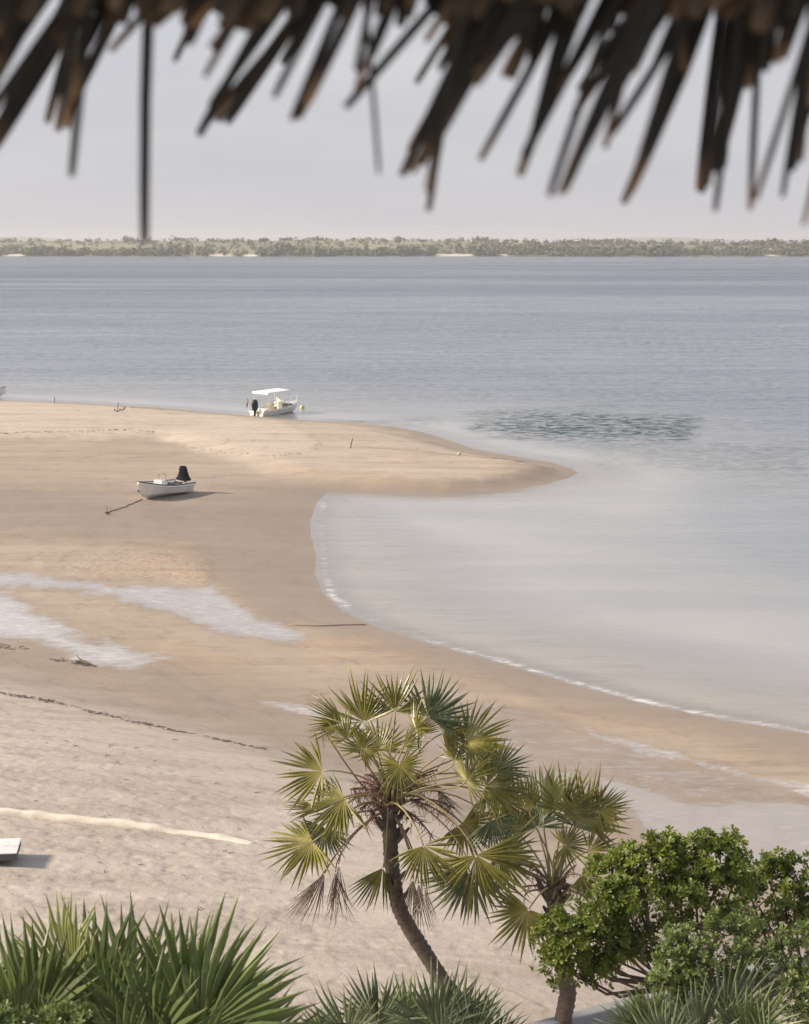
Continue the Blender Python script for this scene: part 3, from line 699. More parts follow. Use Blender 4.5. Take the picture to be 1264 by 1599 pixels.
# ------------------------------------------------------------------ anchors, ropes, stakes, wrack
def rope(px, label, name='rope', rad=0.035, wig=0.10, cat='rope', mt='rope'):
    pts = [ground(u, v) for u, v in px]; fine = []
    rr = random.Random(int(px[0][0]*7 + px[0][1]))
    for a, b in zip(pts[:-1], pts[1:]):
        k = max(3, int((b-a).length/0.6))
        for i in range(k):
            q = a.lerp(b, i/k); q.x += rr.uniform(-wig, wig); q.y += rr.uniform(-wig, wig)*1.5
            q.z = hz(q.x, q.y) + rad*0.5; fine.append(q)
    fine.append(pts[-1])
    c = fine[0].copy(); m = MB(); m.tube([q - c for q in fine], rad, 5)
    o = m.build(name, M[mt], None, True); o.location = c; return tag(o, label, cat)
rope([(222,780),(208,786),(198,791),(178,797),(168,803)], 'dark rope from the skiff bow to its anchor in the sand', rad=0.035)
rope([(190,641),(205,637),(230,638),(255,641)], 'dark rope running right from the small anchor on the sandbar', rad=0.045)
rope([(553,696),(590,700),(640,704),(716,711)], 'thin rope lying from the bent stake to the small float on the spit', rad=0.03)
rope([(719,711),(770,716),(820,720)], 'thin rope trailing right from the small float toward the spit tip', rad=0.025)
rope([(452,977),(490,977.5),(530,977),(572,976)], 'long dark rope lying straight across the sand neck', rad=0.035, wig=0.05)
def anchor(u, v, sc, label):
    p = ground(u, v); root = empty('anchor', p, rnd.uniform(0, 6), label, 'anchor')
    m = MB(); m.tube([(0,0,0.05),(0.05,0,0.55*sc),(0.12,0,0.95*sc)], .035*sc, 6); m.build('shank', M['iron'], root)
    m = MB(); m.tube([(-.35*sc,.1,.32*sc),(-.2*sc,0,.08),(0,0,.03),(.2*sc,0,.08),(.35*sc,-.1,.32*sc)], [.02,.04*sc,.05*sc,.04*sc,.02], 6); m.build('arms', M['iron'], root)
    for s in (-1, 1):
        m = MB(); m.add([(s*.30*sc,.02,.34*sc),(s*.42*sc,.12,.22*sc),(s*.40*sc,-.1,.22*sc),(s*.22*sc,0,.10*sc)], [(0,1,3),(0,3,2),(0,2,1),(1,2,3)]); m.build('fluke', M['iron'], root)
anchor(168, 804, 0.5, 'small dark anchor at the end of the skiff rope')
anchor(184, 643, 0.85, 'small dark anchor standing on the crest of the sandbar')
def stake(u, v, hgt, lean, label):
    p = ground(u, v); m = MB(); m.tube([(0,0,-.3),(lean*.4,0,hgt*.5),(lean,0.05,hgt)], [.04,.035,.025], 6); m.tube([(lean*.6,0,hgt*.62),(lean*.6+.08,0.02,hgt*.66)], .02, 5)
    o = m.build('stake', M['iron']); o.location = p; tag(o, label, 'stake')
stake(547, 700, 0.75, 0.22, 'thin leaning stake in the damp sand of the spit')
stake(86, 629, 0.6, -0.05, 'thin stake at the water edge of the sandbar, far left')
fl_ = MB(); rings = []
for t in np.linspace(0, math.pi, 6): rings.append([(0.16*math.sin(t)*math.cos(a)+1e-4*math.cos(a), 0.16*math.sin(t)*math.sin(a)+1e-4*math.sin(a), -0.12*math.cos(t)) for a in [2*math.pi*k/10 for k in range(10)]])
fl_.loft(rings); fl_.tube([(0,0,.10),(0,0,.17)], .03, 5); o = fl_.build('float', M['yellow']); o.location = ground(717, 711) + Vector((0,0,.1)); tag(o, 'small yellowish float lying on the rope across the spit', 'float')
def wrack(px, n, spread, size, label, name='seaweed_line', cat='seaweed'):
    m = MB(); rr = random.Random(n); seg = [ground(u, v) for u, v in px]
    L = [(b-a).length for a, b in zip(seg[:-1], seg[1:])]; tot = sum(L); c = seg[0].copy()
    for _ in range(n):
        q = rr.random()*tot; k = 0
        while q > L[k] and k < len(L)-1: q -= L[k]; k += 1
        p = seg[k].lerp(seg[k+1], q/L[k])
        if float(vnoise(np.array([p.x*1.1]), np.array([p.y*0.9]), 5)[0])*0.6 + 0.4*rr.random() < 0.40: continue
        p.x += rr.gauss(0, spread); p.y += rr.gauss(0, spread*1.3); p.z = hz(p.x, p.y)
        a = rr.uniform(-0.7, 0.7) + (0 if rr.random() < 0.7 else 1.5); s = size*rr.uniform(0.4, 1.4); d = Vector((math.cos(a), math.sin(a), 0))
        pts = [p + d*s*t + Vector((0, rr.uniform(-.2,.2)*s, 0.02 + 0.06*s*math.sin((t+1)*1.57) + rr.uniform(0,.03)*s)) - c for t in (-1, -.3, .4, 1)]
        m.tube(pts, [.012, s*.13, s*.11, .01], 5)
    o = m.build(name, M['weed']); o.location = c; o['kind'] = 'stuff'; return tag(o, label, cat)
wrack([(-60,1072),(60,1092),(170,1118),(290,1145),(420,1172)], 520, 0.11, 0.05, 'dark broken tide line of seaweed across the dry beach')
wrack([(-20,1008),(20,1011),(46,1013)], 60, 0.12, 0.09, 'short clump of dark seaweed on the beach near left edge')
wrack([(84,1030),(105,1033),(148,1042)], 70, 0.12, 0.09, 'dark seaweed tangled round the driftwood stick')
wrack([(-30,683),(60,683),(135,681),(200,679),(245,682)], 150, 0.16, 0.09, 'dark weed line along the upper sandbar at left')
wrack([(300,700),(360,709),(430,713),(490,705),(502,690)], 90, 0.16, 0.07, 'faint weed line rimming the pale dry patch of the sandbar')
wrack([(20,1180),(150,1150),(300,1210),(380,1330),(120,1380),(420,1430)], 60, 1.6, 0.06, 'scattered dark bits of weed on the trodden foreground sand', 'weed_scraps')
p = ground(118, 1034); m = MB(); e = ground(150, 1042) - p; m.tube([(0,0,.04), tuple(e*0.3 + Vector((0,.1,.09))), tuple(e*0.65 + Vector((0,-.05,.10))), tuple(e + Vector((0,0,.03)))], [.03,.06,.05,.015], 7); m.tube([tuple(e*0.3 + Vector((0,.1,.09))), tuple(e*0.2 + Vector((-.2,.5,.2)))], [.035,.01], 5)
o = m.build('driftwood', M['wood']); o.location = p; tag(o, 'dark driftwood stick lying at the foot of the beach', 'driftwood')

# low curved wall half buried in the sand
px = [(-160,1262),(-60,1268),(0,1272),(60,1277),(130,1283),(200,1290),(260,1298),(310,1304),(360,1311),(400,1319)]
pts = [ground(u, v) for u, v in px]; c = pts[2].copy(); rings = []
fine = []
for i in range(len(pts)-1):
    for k in range(4): fine.append(pts[i].lerp(pts[i+1], k/4))
fine.append(pts[-1])
for i, q in enumerate(fine):
    t = i/(len(fine)-1); d = (fine[min(i+1, len(fine)-1)] - fine[max(i-1, 0)]); d.z = 0; d.normalize(); nrm = Vector((d.y, -d.x, 0))
    hh = (0.145 if t < 0.45 else 0.145 - 0.125*((t-0.45)/0.55)) + 0.02*math.sin(i*1.7) + 0.02*math.sin(i*0.63+1) + rnd.uniform(-.012,.012); wd = 0.12 + 0.02*math.sin(i*2.3) + rnd.uniform(-.015,.015)
    q = q - c; q.z = hz(q.x + c.x, q.y + c.y) - c.z
    rings.append([q + nrm*wd*1.5 + Vector((0,0,-.2)), q + nrm*wd*1.15 + Vector((0,0,hh*.25)), q + nrm*wd + Vector((0,0,hh*.8)), q + nrm*wd*.6 + Vector((0,0,hh)), q - nrm*wd*.6 + Vector((0,0,hh)), q - nrm*wd + Vector((0,0,hh*.75)), q - nrm*wd*1.5 + Vector((0,0,-.2))])
m = MB(); m.loft(rings); o = m.build('low_wall', M['cream'], None, True); o.location = c; tag(o, 'low cream kerb wall curving half buried across the foreground sand', 'wall')

# white slab at the left edge
tip = at_y(36, 1313, ground(36, 1337).y); root = empty('stone_slab', (tip.x - 1.0, tip.y - 0.55, hz(tip.x - 1.0, tip.y - 0.55)), 0, 'white flat-topped slab with a dark grey edge at the left margin', 'slab')
zt = tip.z - root.location.z
m = MB(); m.box((0.0, 0.05, zt - 0.085), (1.98, 1.08, 0.15), rot=R(6)); o = m.build('slab_edge', M['slab_edge'], root); bev(o, .02)
m = MB(); m.box((0.0, 0.05, zt + 0.008), (2.0, 1.1, 0.03), rot=R(6)); o = m.build('slab_top', M['slab_top'], root); bev(o, .01)

# grey concrete garden wall, lower right
px = [(690,1640),(830,1600),(940,1570),(1060,1538),(1200,1500),(1400,1450)]
rings = []; pts = [ground(u, v + 25) for u, v in px]; c = pts[1].copy()
for i, q in enumerate(pts):
    d = pts[min(i+1, 5)] - pts[max(i-1, 0)]; d.z = 0; d.normalize(); nrm = Vector((d.y, -d.x, 0)); q = q - c
    h_ = 0.28
    rings.append([q + nrm*.16 + Vector((0,0,-.6)), q + nrm*.16 + Vector((0,0,h_-.02)), q + nrm*.13 + Vector((0,0,h_)), q - nrm*.13 + Vector((0,0,h_)), q - nrm*.16 + Vector((0,0,h_-.02)), q - nrm*.16 + Vector((0,0,-.6))])
m = MB(); m.loft(rings); o = m.build('garden_wall', M['concrete']); o.location = c; tag(o, 'low grey concrete wall behind the shrubs at lower right', 'wall')

# ------------------------------------------------------------------ fan palms
def fan_mesh(name, mt, n=30, span=200, fuse=0.45, droop=0.15, cup=0.15, ragged=0.1, seed=0, wid=1.0, crinkle=0.0):
    rr = random.Random(seed); m = MB(); half = R(span)/2; dth = 2*half/n
    rs = [0.03, fuse*0.5, fuse, 0.5*(fuse+0.8), 0.8, 0.92, 1.0]
    for i in range(n):
        if rr.random() < 0.05: continue
        a = -half + (i+0.5)*dth; L = (1 - 0.22*(a/half)**2)*rr.uniform(1-ragged, 1+ragged*0.4)
        da = rr.uniform(-0.5, 0.5)*dth; dd = rr.uniform(-0.22, 0.22); dr = droop*rr.uniform(0.6, 1.5); tint = rr.random()
        brk = rr.random() < 0.10
        vs, al = [], []
        for r in rs:
            rl = r*L; hw = r*math.tan(dth/2) if r <= fuse else fuse*math.tan(dth/2)*(max(0.02, 1 - ((r-fuse)/(1-fuse))**1.7))*(1 + 0.25*(r < 0.7))
            hw *= wid; free = max(0, (r-fuse)/(1-fuse))
            aa = a + da*free; z = cup*abs(math.sin(a))*rl*0.5 + cup*(1-math.cos(a))*rl*0.4 - dr*rl*rl + dd*free*rl*0.5
            if brk and r > 0.75: z -= (r-0.75)*0.9
            if crinkle: z += rr.uniform(-crinkle, crinkle)*r; aa += rr.uniform(-crinkle, crinkle)*0.4*r
            cx, cy = math.sin(aa)*rl, math.cos(aa)*rl; tx, ty = math.cos(aa), -math.sin(aa); pl = hw*0.45
            vs += [(cx - tx*hw, cy - ty*hw, z - pl), (cx, cy, z + pl), (cx + tx*hw, cy + ty*hw, z - pl)]; al += [r]*3
        fs = []
        for k in range(len(rs)-1):
            b0 = k*3; fs += [(b0, b0+1, b0+4, b0+3), (b0+1, b0+2, b0+5, b0+4)]
        m.add(vs, fs, tint, al)
    return m.mesh(name, mt)
FANS = {}
def fan_set(key, mt, k, **kw):
    FANS[key] = []
    for i in range(k):
        q = dict(kw); q['span'] = kw['span'] + rnd.uniform(-18, 18); q['droop'] = kw['droop']*rnd.uniform(0.6, 1.5); q['cup'] = kw['cup']*rnd.uniform(0.2, 2.2)
        FANS[key].append(fan_mesh('fan_' + key, mt, seed=i*13 + len(key)*101, **q))
fan_set('green', M['palm'], 10, n=24, span=205, fuse=0.40, droop=0.24, cup=0.3, ragged=0.2, wid=0.92)
fan_set('blue', M['palm_blue'], 5, n=24, span=195, fuse=0.42, droop=0.18, cup=0.25, ragged=0.18, wid=0.9)
fan_set('round', M['palm'], 6, n=28, span=290, fuse=0.36, droop=0.3, cup=0.2, ragged=0.22, wid=0.9)
fan_set('narrow', M['palm'], 3, n=15, span=90, fuse=0.36, droop=0.10, cup=0.3, ragged=0.12)
fan_set('pale', M['palm_pale'], 2, n=22, span=82, fuse=0.70, droop=0.05, cup=0.35, ragged=0.08)
fan_set('dead', M['palm_dead'], 3, n=15, span=36, fuse=0.30, droop=0.25, cup=0.9, ragged=0.2, wid=0.8, crinkle=0.05)
fan_set('near', M['palm_near'], 6, n=22, span=155, fuse=0.48, droop=0.12, cup=0.45, ragged=0.12, wid=1.05)
fan_set('nearblue', M['palm_blue'], 4, n=25, span=160, fuse=0.45, droop=0.12, cup=0.4, ragged=0.12, wid=1.0)
UPV, TOW = Vector((0, 0, 1)), Vector((0, -1, 0))
def put_fan(root, crown, hub, ang, rad_px, kind, depth_tilt=0.2, face=None, pet=True, idx=None, dry=False, sag=0.0, prad=0.018, label=None):
    """hub: world point; ang: midrib direction in the upright plane facing the viewer; depth_tilt > 0 leans the tip to the viewer"""
    a = R(ang); mid = Vector((math.cos(a), -depth_tilt, math.sin(a))).normalized()
    fc = Vector(face) if face else Vector((rnd.uniform(-.5, .2), -1.0, rnd.uniform(0.2, 0.8)))
    nrm = (fc - mid*fc.dot(mid)).normalized(); xx = mid.cross(nrm)
    rot = Matrix((xx, mid, nrm)).transposed()
    rad = 1.10*rad_px/ppm(hub)
    me = FANS[kind][idx % len(FANS[kind])] if idx is not None else rnd.choice(FANS[kind])
    o = link('frond', me, root); o.matrix_basis = Matrix.Translation(hub - root.location) @ rot.to_4x4() @ Matrix.Scale(rad, 4)
    if label: o['label'] = label
    if pet:
        c = Vector(crown); h = Vector(hub); d = h - c
        k1 = c + Vector((d.x*0.30, d.y*0.30, max(d.z*0.45, 0.16*d.length) + 0.12*d.length)) if not dry else c + Vector((d.x*0.5, d.y*0.5, 0.05 + d.z*0.2))
        k2 = h - mid*0.22*d.length - Vector((0, 0, sag))
        pts = []
        for t in np.linspace(0, 1, 8):
            t = float(t); pts.append(c*(1-t)**3 + k1*3*t*(1-t)**2 + k2*3*t*t*(1-t) + h*t**3)
        inv = o.matrix_basis.inverted(); q = MB()
        q.tube([inv @ (p - root.location) for p in pts], [prad*s/rad for s in (2.0,1.5,1.2,1.05,1,.95,.9,.8)], 6)
        q.build('petiole', M['petiole_dry' if dry else 'petiole'], o, True)
    return o
def palm_trunk(root, px, y, r0, r1, below=None):
    P = [at_y(u, v, y) for u, v in px]
    if below is not None: P.append(below)
    P = P[::-1]; fine = []
    for i in range(len(P)-1):                       # Catmull-Rom
        p0, p1, p2, p3 = P[max(i-1, 0)], P[i], P[i+1], P[min(i+2, len(P)-1)]
        k = max(4, int((p2-p1).length/0.055))
        for j in range(k):
            t = j/k; fine.append(0.5*((2*p1) + (p2-p0)*t + (2*p0-5*p1+4*p2-p3)*t*t + (3*p1-p0-3*p2+p3)*t**3))
    fine.append(P[-1]); n = 14; rr = random.Random(5); m = MB(); vs, fs, al = [], [], []
    rings = len(fine)
    for i, p in enumerate(fine):
        t = i/(rings-1); d = (fine[min(i+1, rings-1)] - fine[max(i-1, 0)]).normalized(); x = d.cross(Vector((0, 1, 0))).normalized(); yv = d.cross(x)
        r = r0 + (r1-r0)*t + (0.30*r0*max(0, 1 - t*9) if below is not None else 0); r *= 1 + 0.07*(1 if i % 2 == 0 else -0.5)
        for k in range(n):
            a = 2*math.pi*k/n; q = r*(1 + rr.uniform(-.07, .07)); vs.append(p - root.location + x*math.cos(a)*q + yv*math.sin(a)*q); al.append(t)
    for i in range(rings-1):
        for k in range(n):
            k2 = (k+1) % n; fs.append((i*n+k, i*n+k2, (i+1)*n+k2, (i+1)*n+k))
    fs.append(tuple((rings-1)*n+k for k in range(n)))
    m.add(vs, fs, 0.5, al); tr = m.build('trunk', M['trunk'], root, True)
    # old leaf bases
    b = MB()
    for i in range(int(rings*0.62), rings, 1):
        if i % 2: continue
        p = fine[i] - root.location; t = i/(rings-1); dens = 2 if t < 0.85 else 4
        for k in range(dens):
            if rr.random() < 0.35: continue
            a = rr.uniform(0, 6.28); dx = Vector((math.cos(a), math.sin(a), 0)); r = r0 + (r1-r0)*t; L = rr.uniform(.10, .20) if t < 0.85 else rr.uniform(.15, .34)
            s = p + dx*r*0.85; b.tube([s, s + dx*L*0.45 + Vector((0,0,L*0.5)), s + dx*L*0.8 + Vector((0,0,L*0.95))], [.055,.042,.022], 5)
    b.build('leaf_bases', M['trunk'], tr)['kind'] = 'stuff'
    return fine
def spray(mb, c, e, rr, n=16, L=0.22, r=0.012, arch=0.5):
    c, e = Vector(c), Vector(e); pts = []
    mid = (c+e)/2 + Vector((0, 0, arch*(e-c).length*0.5))
    for t in np.linspace(0, 1, 9):
        t = float(t); pts.append(c*(1-t)**2 + mid*2*t*(1-t) + e*t*t)
    mb.tube(pts, [r*1.6]*5 + [r*1.2]*4, 5)
    for k in range(n):
        t = 0.25 + 0.75*k/n; i = min(7, int(t*8)); p = pts[i].lerp(pts[i+1], t*8 - i)
        d = Vector((rr.uniform(-1,1), rr.uniform(-1,1), rr.uniform(-1.3,.3))).normalized(); l = L*rr.uniform(.5,1.2)
        mb.tube([p, p + d*l*.5 + Vector((0,0,-.02)), p + d*l + Vector((0,0,-.10*l))], [r*.6, r*.5, r*.25], 4)

# the leaning palm in the middle; (crop coords of a 480 px wide view -> picture)
cA = lambda x, y: (380 + x*0.3797, 1020 + y*0.3797)
base = ground(752, 1612); PY = base.y
pr = empty('fan_palm', base, 0, 'tall fan palm with a curved leaning trunk and dead hanging fronds, centre', 'palm tree')
below = base + Vector((0.05, 0, -0.3))
palm_trunk(pr, [cA(598,610), cA(602,700), cA(607,800), cA(615,900), cA(640,1040), cA(690,1140), cA(750,1235), cA(820,1345), (722,1572)], PY, 0.150, 0.128, below)
crownA = at_y(*cA(598, 615), PY)
main = [ # crop hub, angle, crop radius, kind, depth offset towards viewer, depth tilt, facing
 ((625,240), 92, 178, 'green', 0.1, 0.1, (-.1,-1,.35)),
 ((762,262), 62, 200, 'blue', -0.1, 0.0, (.1,-1,.1)),
 ((500,282), 116, 195, 'green', 0.0, 0.05, (-.5,-1,.3)),
 ((408,285), 148, 165, 'narrow', 0.1, 0.2, (-.3,-1,.9)),
 ((400,300), 185, 150, 'narrow', -0.2, 0.0, (-.3,-.6,1)),
 ((712,312), 82, 125, 'round', 0.7, 0.5, (-.9,-.8,.9)),
 ((490,392), 60, 118, 'round', 0.5, 0.2, (.1,-1,.2)),
 ((645,462), 268, 140, 'round', 1.1, 0.5, (-.5,-1,.8)),
 ((326,486), 190, 205, 'green', 0.2, 0.2, (-.1,-1,.6)),
 ((415,602), 198, 205, 'green', 0.6, 0.4, (-.4,-.9,1)),
 ((405,640), 235, 190, 'narrow', 0.3, 0.3, (-.5,-.9,.7)),
 ((285,776), 204, 218, 'green', 0.5, 0.3, (-.4,-.8,1)),
 ((340,720), 250, 150, 'blue', 0.0, 0.1, (0,-1,.2)),
 ((925,365), 22, 205, 'green', 0.0, 0.0, (.0,-.7,.8)),
 ((905,400), 60, 150, 'narrow', -0.5, -0.2, (.2,-1,.4)),
 ((920,522), 75, 150, 'round', 0.7, 0.4, (-.6,-.9,.8)),
 ((1000,545), -8, 185, 'green', 0.5, 0.3, (-.5,-.9,.9)),
 ((1040,480), 20, 150, 'blue', -0.3, 0.0, (0,-1,.5)),
 ((1020,690), -62, 150, 'blue', 0.3, 0.2, (0,-1,.2)),
 ((900,700), -48, 170, 'green', 0.0, 0.1, (.2,-1,.3)),
 ((960,830), -72, 285, 'green', 0.9, 0.3, (-.5,-1,.7)),
 ((930,900), -105, 230, 'blue', 0.4, 0.2, (.1,-1,.3)),
 ((742,792), -72, 200, 'green', 1.2, 0.5, (-.8,-1,.9)),
 ((575,882), -112, 200, 'narrow', 0.3, 0.1, (.3,-1,.2)),
 ((700,330), 40, 150, 'narrow', -0.8, -0.3, (.2,-1,.3)),
 ((560,400), 100, 150, 'green', -1.0, -0.3, (0,-1,.4)),
 ((960,470), 55, 150, 'green', 0.2, 0.3, (-.6,-.9,.9)), ((1060,600), -25, 150, 'green', -0.2, 0.2, (-.3,-.9,.8)), ((870,440), 95, 120, 'green', 0.3, 0.3, (-.7,-.9,.7)),
 ((1050,830), -30, 190, 'green', 0.2, 0.2, (-.3,-1,.8)), ((430,350), 120, 120, 'green', 0.4, 0.3, (-.6,-1,.6)), ((660,380), 45, 120, 'narrow', 0.9, 0.5, (-.8,-.9,.8)),
 ((820,330), 20, 160, 'green', -0.2, 0.0, (-.2,-1,.7)), ((300,640), 170, 140, 'narrow', 0.2, 0.3, (-.5,-.8,1)),
]
for i, (hb, ang, rp, kind, dz, dt, fc) in enumerate(main):
    hub = at_y(*cA(*hb), PY - dz); put_fan(pr, crownA + Vector((rnd.uniform(-.1,.1), -0.08*dz, rnd.uniform(-.08,.14))), hub, ang, rp*0.3797, kind, dt, fc, idx=i, prad=0.016)
for hb, ang, rp, dz in (((335,905), 243, 250, .5), ((300,950), 236, 190, .2), ((392,868), 268, 275, .4), ((380,900), 275, 220, .1), ((722,945), 275, 235, .6), ((700,930), 262, 220, .2), ((745,960), 285, 200, .4), ((430,690), 262, 130, .3), ((800,560), 300, 170, .2), ((320,320), 285, 90, .2)):
    put_fan(pr, crownA + Vector((0, 0, -.12)), at_y(*cA(*hb), PY - dz), ang, rp*0.3797, 'dead', 0.1, (rnd.uniform(-1,1), -1, rnd.uniform(-.3,.3)), dry=True, prad=0.014, label='brown dead frond hanging down')
rr = random.Random(11)
for k, (a, b) in enumerate((((590,600),(440,560)), ((590,590),(500,500)), ((600,580),(560,470)), ((640,600),(800,480)), ((640,610),(890,720)), ((650,620),(870,640)), ((620,600),(740,520)), ((580,620),(480,640)), ((600,600),(830,560)), ((600,620),(520,560)), ((610,600),(680,520)), ((590,610),(400,600)), ((620,620),(700,690)), ((580,630),(500,720)), ((640,640),(780,760)), ((600,590),(620,480)), ((590,600),(470,530)))):
    m = MB(); c = at_y(*cA(*a), PY) - base; e = at_y(*cA(*b), PY - rr.uniform(-.5,.6)) - base
    spray(m, c, e, rr, 30, 0.28, 0.012, 0.55); m.build('flower_stalk', M['infl'], pr)

# the shorter palm to its right
cB = lambda x, y: (760 + x*0.3987, 1160 + y*0.3987)
baseB = ground(889, 1606); PB = baseB.y - 0.3
pB = empty('fan_palm', baseB, 0, 'shorter fan palm behind the leafy shrub, with a yellow-green young frond', 'palm tree')
palm_trunk(pB, [cB(262,560), cB(268,640), cB(280,760), cB(300,880), cB(318,980), cB(300,1090)], PB, 0.160, 0.145, baseB + Vector((0, 0, -.3)))
crB = at_y(*cB(262, 575), PB)
for i, (hb, ang, rp, kind, dz, dt, fc) in enumerate([
 ((168,272), 104, 178, 'narrow', 0.3, 0.2, (-.8,-1,.6)), ((225,292), 85, 208, 'pale', 0.1, 0.1, (-.5,-1,.3)), ((310,268), 80, 185, 'green', 0.2, 0.1, (.1,-1,.2)),
 ((385,302), 62, 190, 'green', 0.1, 0.1, (.3,-1,.4)), ((440,262), 14, 132, 'green', 0.3, 0.2, (.1,-.8,.8)), ((305,402), 20, 128, 'round', 0.8, 0.5, (-.5,-1,.9)),
 ((402,424), 18, 130, 'green', 0.2, 0.1, (-.1,-.8,.8)), ((166,652), 238, 195, 'green', 0.6, 0.2, (-.2,-1,.4)), ((545,790), -82, 120, 'green', 0.0, 0.1, (-.4,-1,.4)),
 ((480,800), -100, 110, 'narrow', 0.1, 0.1, (-.4,-1,.4)), ((120,350), 130, 150, 'green', -0.3, 0.0, (-.4,-1,.5)), ((370,520), -30, 130, 'green', 0.4, 0.3, (-.2,-1,.8)), ((200,330), 100, 150, 'blue', -0.5, -.2, (0,-1,.3)), ((350,330), 70, 150, 'blue', -0.5, -.2, (0,-1,.3))]):
    put_fan(pB, crB + Vector((rnd.uniform(-.08,.08), 0, rnd.uniform(-.05,.1))), at_y(*cB(*hb), PB - dz), ang, rp*0.3987, kind, dt, fc, idx=i+2, prad=0.016)
for a, b in (((250,560),(130,510)), ((250,575),(140,565)), ((255,560),(120,440)), ((270,570),(395,610)), ((250,550),(150,480)), ((280,560),(350,480))):
    m = MB(); c = at_y(*cB(*a), PB) - baseB; e = at_y(*cB(*b), PB - rr.uniform(-.4,.4)) - baseB
    spray(m, c, e, rr, 9, 0.2, 0.014, 0.35); m.build('flower_stalk', M['infl'], pB)
for hb, ang, rp in (((150,600), 262, 60), ((300,640), 280, 90), ((400,560), 275, 90)):
    put_fan(pB, crB, at_y(*cB(*hb), PB - .2), ang, rp*0.3987, 'dead', .1, (rnd.uniform(-1,1), -1, 0), dry=True, label='brown dead frond hanging down')

# near palms along the bottom edge
def near_palm(name, label, cc, yy, base_px_x, fans, prad=0.02, trunk=0.16):
    crown = at_y(*cc, yy); gz = hz(crown.x, yy)
    root = empty(name, (crown.x, yy, gz), 0, label, 'palm tree', 'fan palms along the garden edge')
    m = MB(); pts = [(0.1, 0, -.2), (0.05, .05, (crown.z-gz)*.3), (-.03, 0, (crown.z-gz)*.65), (0, 0, crown.z-gz)]
    n = 30; P = [Vector(p) for p in pts]; fine = [P[min(2, int(t*3))].lerp(P[min(2, int(t*3))+1], t*3 - min(2, int(t*3))) for t in [k/n for k in range(n+1)]]
    m.tube(fine, [trunk*(1.15 - .3*k/n)*(1 + .06*(k % 2)) for k in range(n+1)], 12); m.build('trunk', M['trunk'], root)
    for i, (hb, ang, rp, kind, dz, dt, fc) in enumerate(fans):
        put_fan(root, crown + Vector((rnd.uniform(-.08,.08), rnd.uniform(-.08,.08), rnd.uniform(-.1,.1))), at_y(*hb, yy - dz), ang, rp, kind, dt, fc, idx=i, prad=prad)
    return root
near_palm('fan_palm', 'near fan palm with broad dark green fronds filling the bottom left corner', (190, 1680), 16.5, 0, [
 ((118,1562), 100, 160, 'pale', 0.05, 0.0, (-.5,-1,.4)), ((60,1590), 108, 165, 'near', 0.2, 0.15, (-.2,-1,.3)), ((30,1600), 140, 130, 'near', 0.5, 0.3, (-.3,-1,.7)),
 ((148,1580), 92, 170, 'near', -0.2, 0.0, (.2,-1,.1)), ((208,1570), 92, 165, 'nearblue', -0.4, 0.0, (.4,-1,.1)), ((180,1600), 100, 150, 'near', 0.3, 0.2, (-.5,-1,.2)),
 ((295,1605), 66, 205, 'near', 0.2, 0.1, (-.1,-1,.3)), ((315,1612), 40, 185, 'near', 0.5, 0.2, (-.3,-1,.6)), ((270,1615), 78, 185, 'near', -0.2, 0.0, (.3,-1,.1)),
 ((330,1640), 20, 165, 'near', 0.3, 0.2, (-.2,-1,.8)), ((240,1625), 95, 160, 'near', 0.6, 0.3, (-.3,-1,.3)), ((20,1640), 165, 120, 'nearblue', 0.4, 0.3, (-.2,-.8,1)),
 ((100,1650), 100, 110, 'near', 0.7, 0.4, (-.2,-1,.6)), ((-40,1600), 110, 160, 'near', 0.0, 0.1, (0,-1,.3)), ((380,1660), 48, 130, 'nearblue', 0.2, 0.1, (0,-1,.4)), ((200,1660), 80, 120, 'near', 0.9, 0.4, (-.3,-1,.4)), ((300,1670), 60, 140, 'near', 0.8, 0.4, (-.3,-1,.5))])
near_palm('fan_palm', 'low grey-green fan palm at the bottom, in front of the leaning palm trunk', (650, 1700), 25.0, 0, [
 ((590,1600), 97, 92, 'nearblue', 0.0, 0.1, (0,-1,.3)), ((545,1618), 118, 88, 'nearblue', 0.2, 0.2, (-.2,-1,.4)), ((680,1605), 80, 98, 'nearblue', 0.1, 0.1, (.1,-1,.3)),
 ((740,1622), 48, 92, 'nearblue', 0.2, 0.1, (.1,-1,.5)), ((632,1612), 85, 92, 'near', -0.3, 0.0, (.2,-1,.2)), ((710,1612), 65, 92, 'near', -0.3, 0.0, (.2,-1,.2)), ((515,1630), 140, 70, 'near', 0.0, 0.1, (-.2,-1,.5)),
 ((770,1640), 28, 75, 'nearblue', 0.2, 0.1, (0,-1,.5)), ((700,1645), 75, 85, 'nearblue', 0.7, 0.3, (-.1,-1,.4))], 0.016, 0.14)
near_palm('fan_palm', 'dark fan palm under the shrubs at the bottom right', (1085, 1690), 23.0, 0, [
 ((1135,1600), 45, 115, 'nearblue', 0.3, 0.2, (-.2,-1,.5)), ((1015,1605), 118, 72, 'near', 0.3, 0.1, (.1,-1,.4)), ((990,1615), 145, 62, 'nearblue', 0.3, 0.2, (-.1,-1,.5)), ((1170,1620), 62, 95, 'near', 0.6, 0.3, (-.2,-1,.4)), ((1090,1625), 75, 100, 'nearblue', 0.5, 0.2, (-.1,-1,.3)), ((1200,1640), 100, 80, 'nearblue', 0.7, 0.3, (-.2,-1,.4)), ((1040,1630), 100, 80, 'nearblue', 0.7, 0.3, (-.2,-1,.4))], 0.014, 0.14)

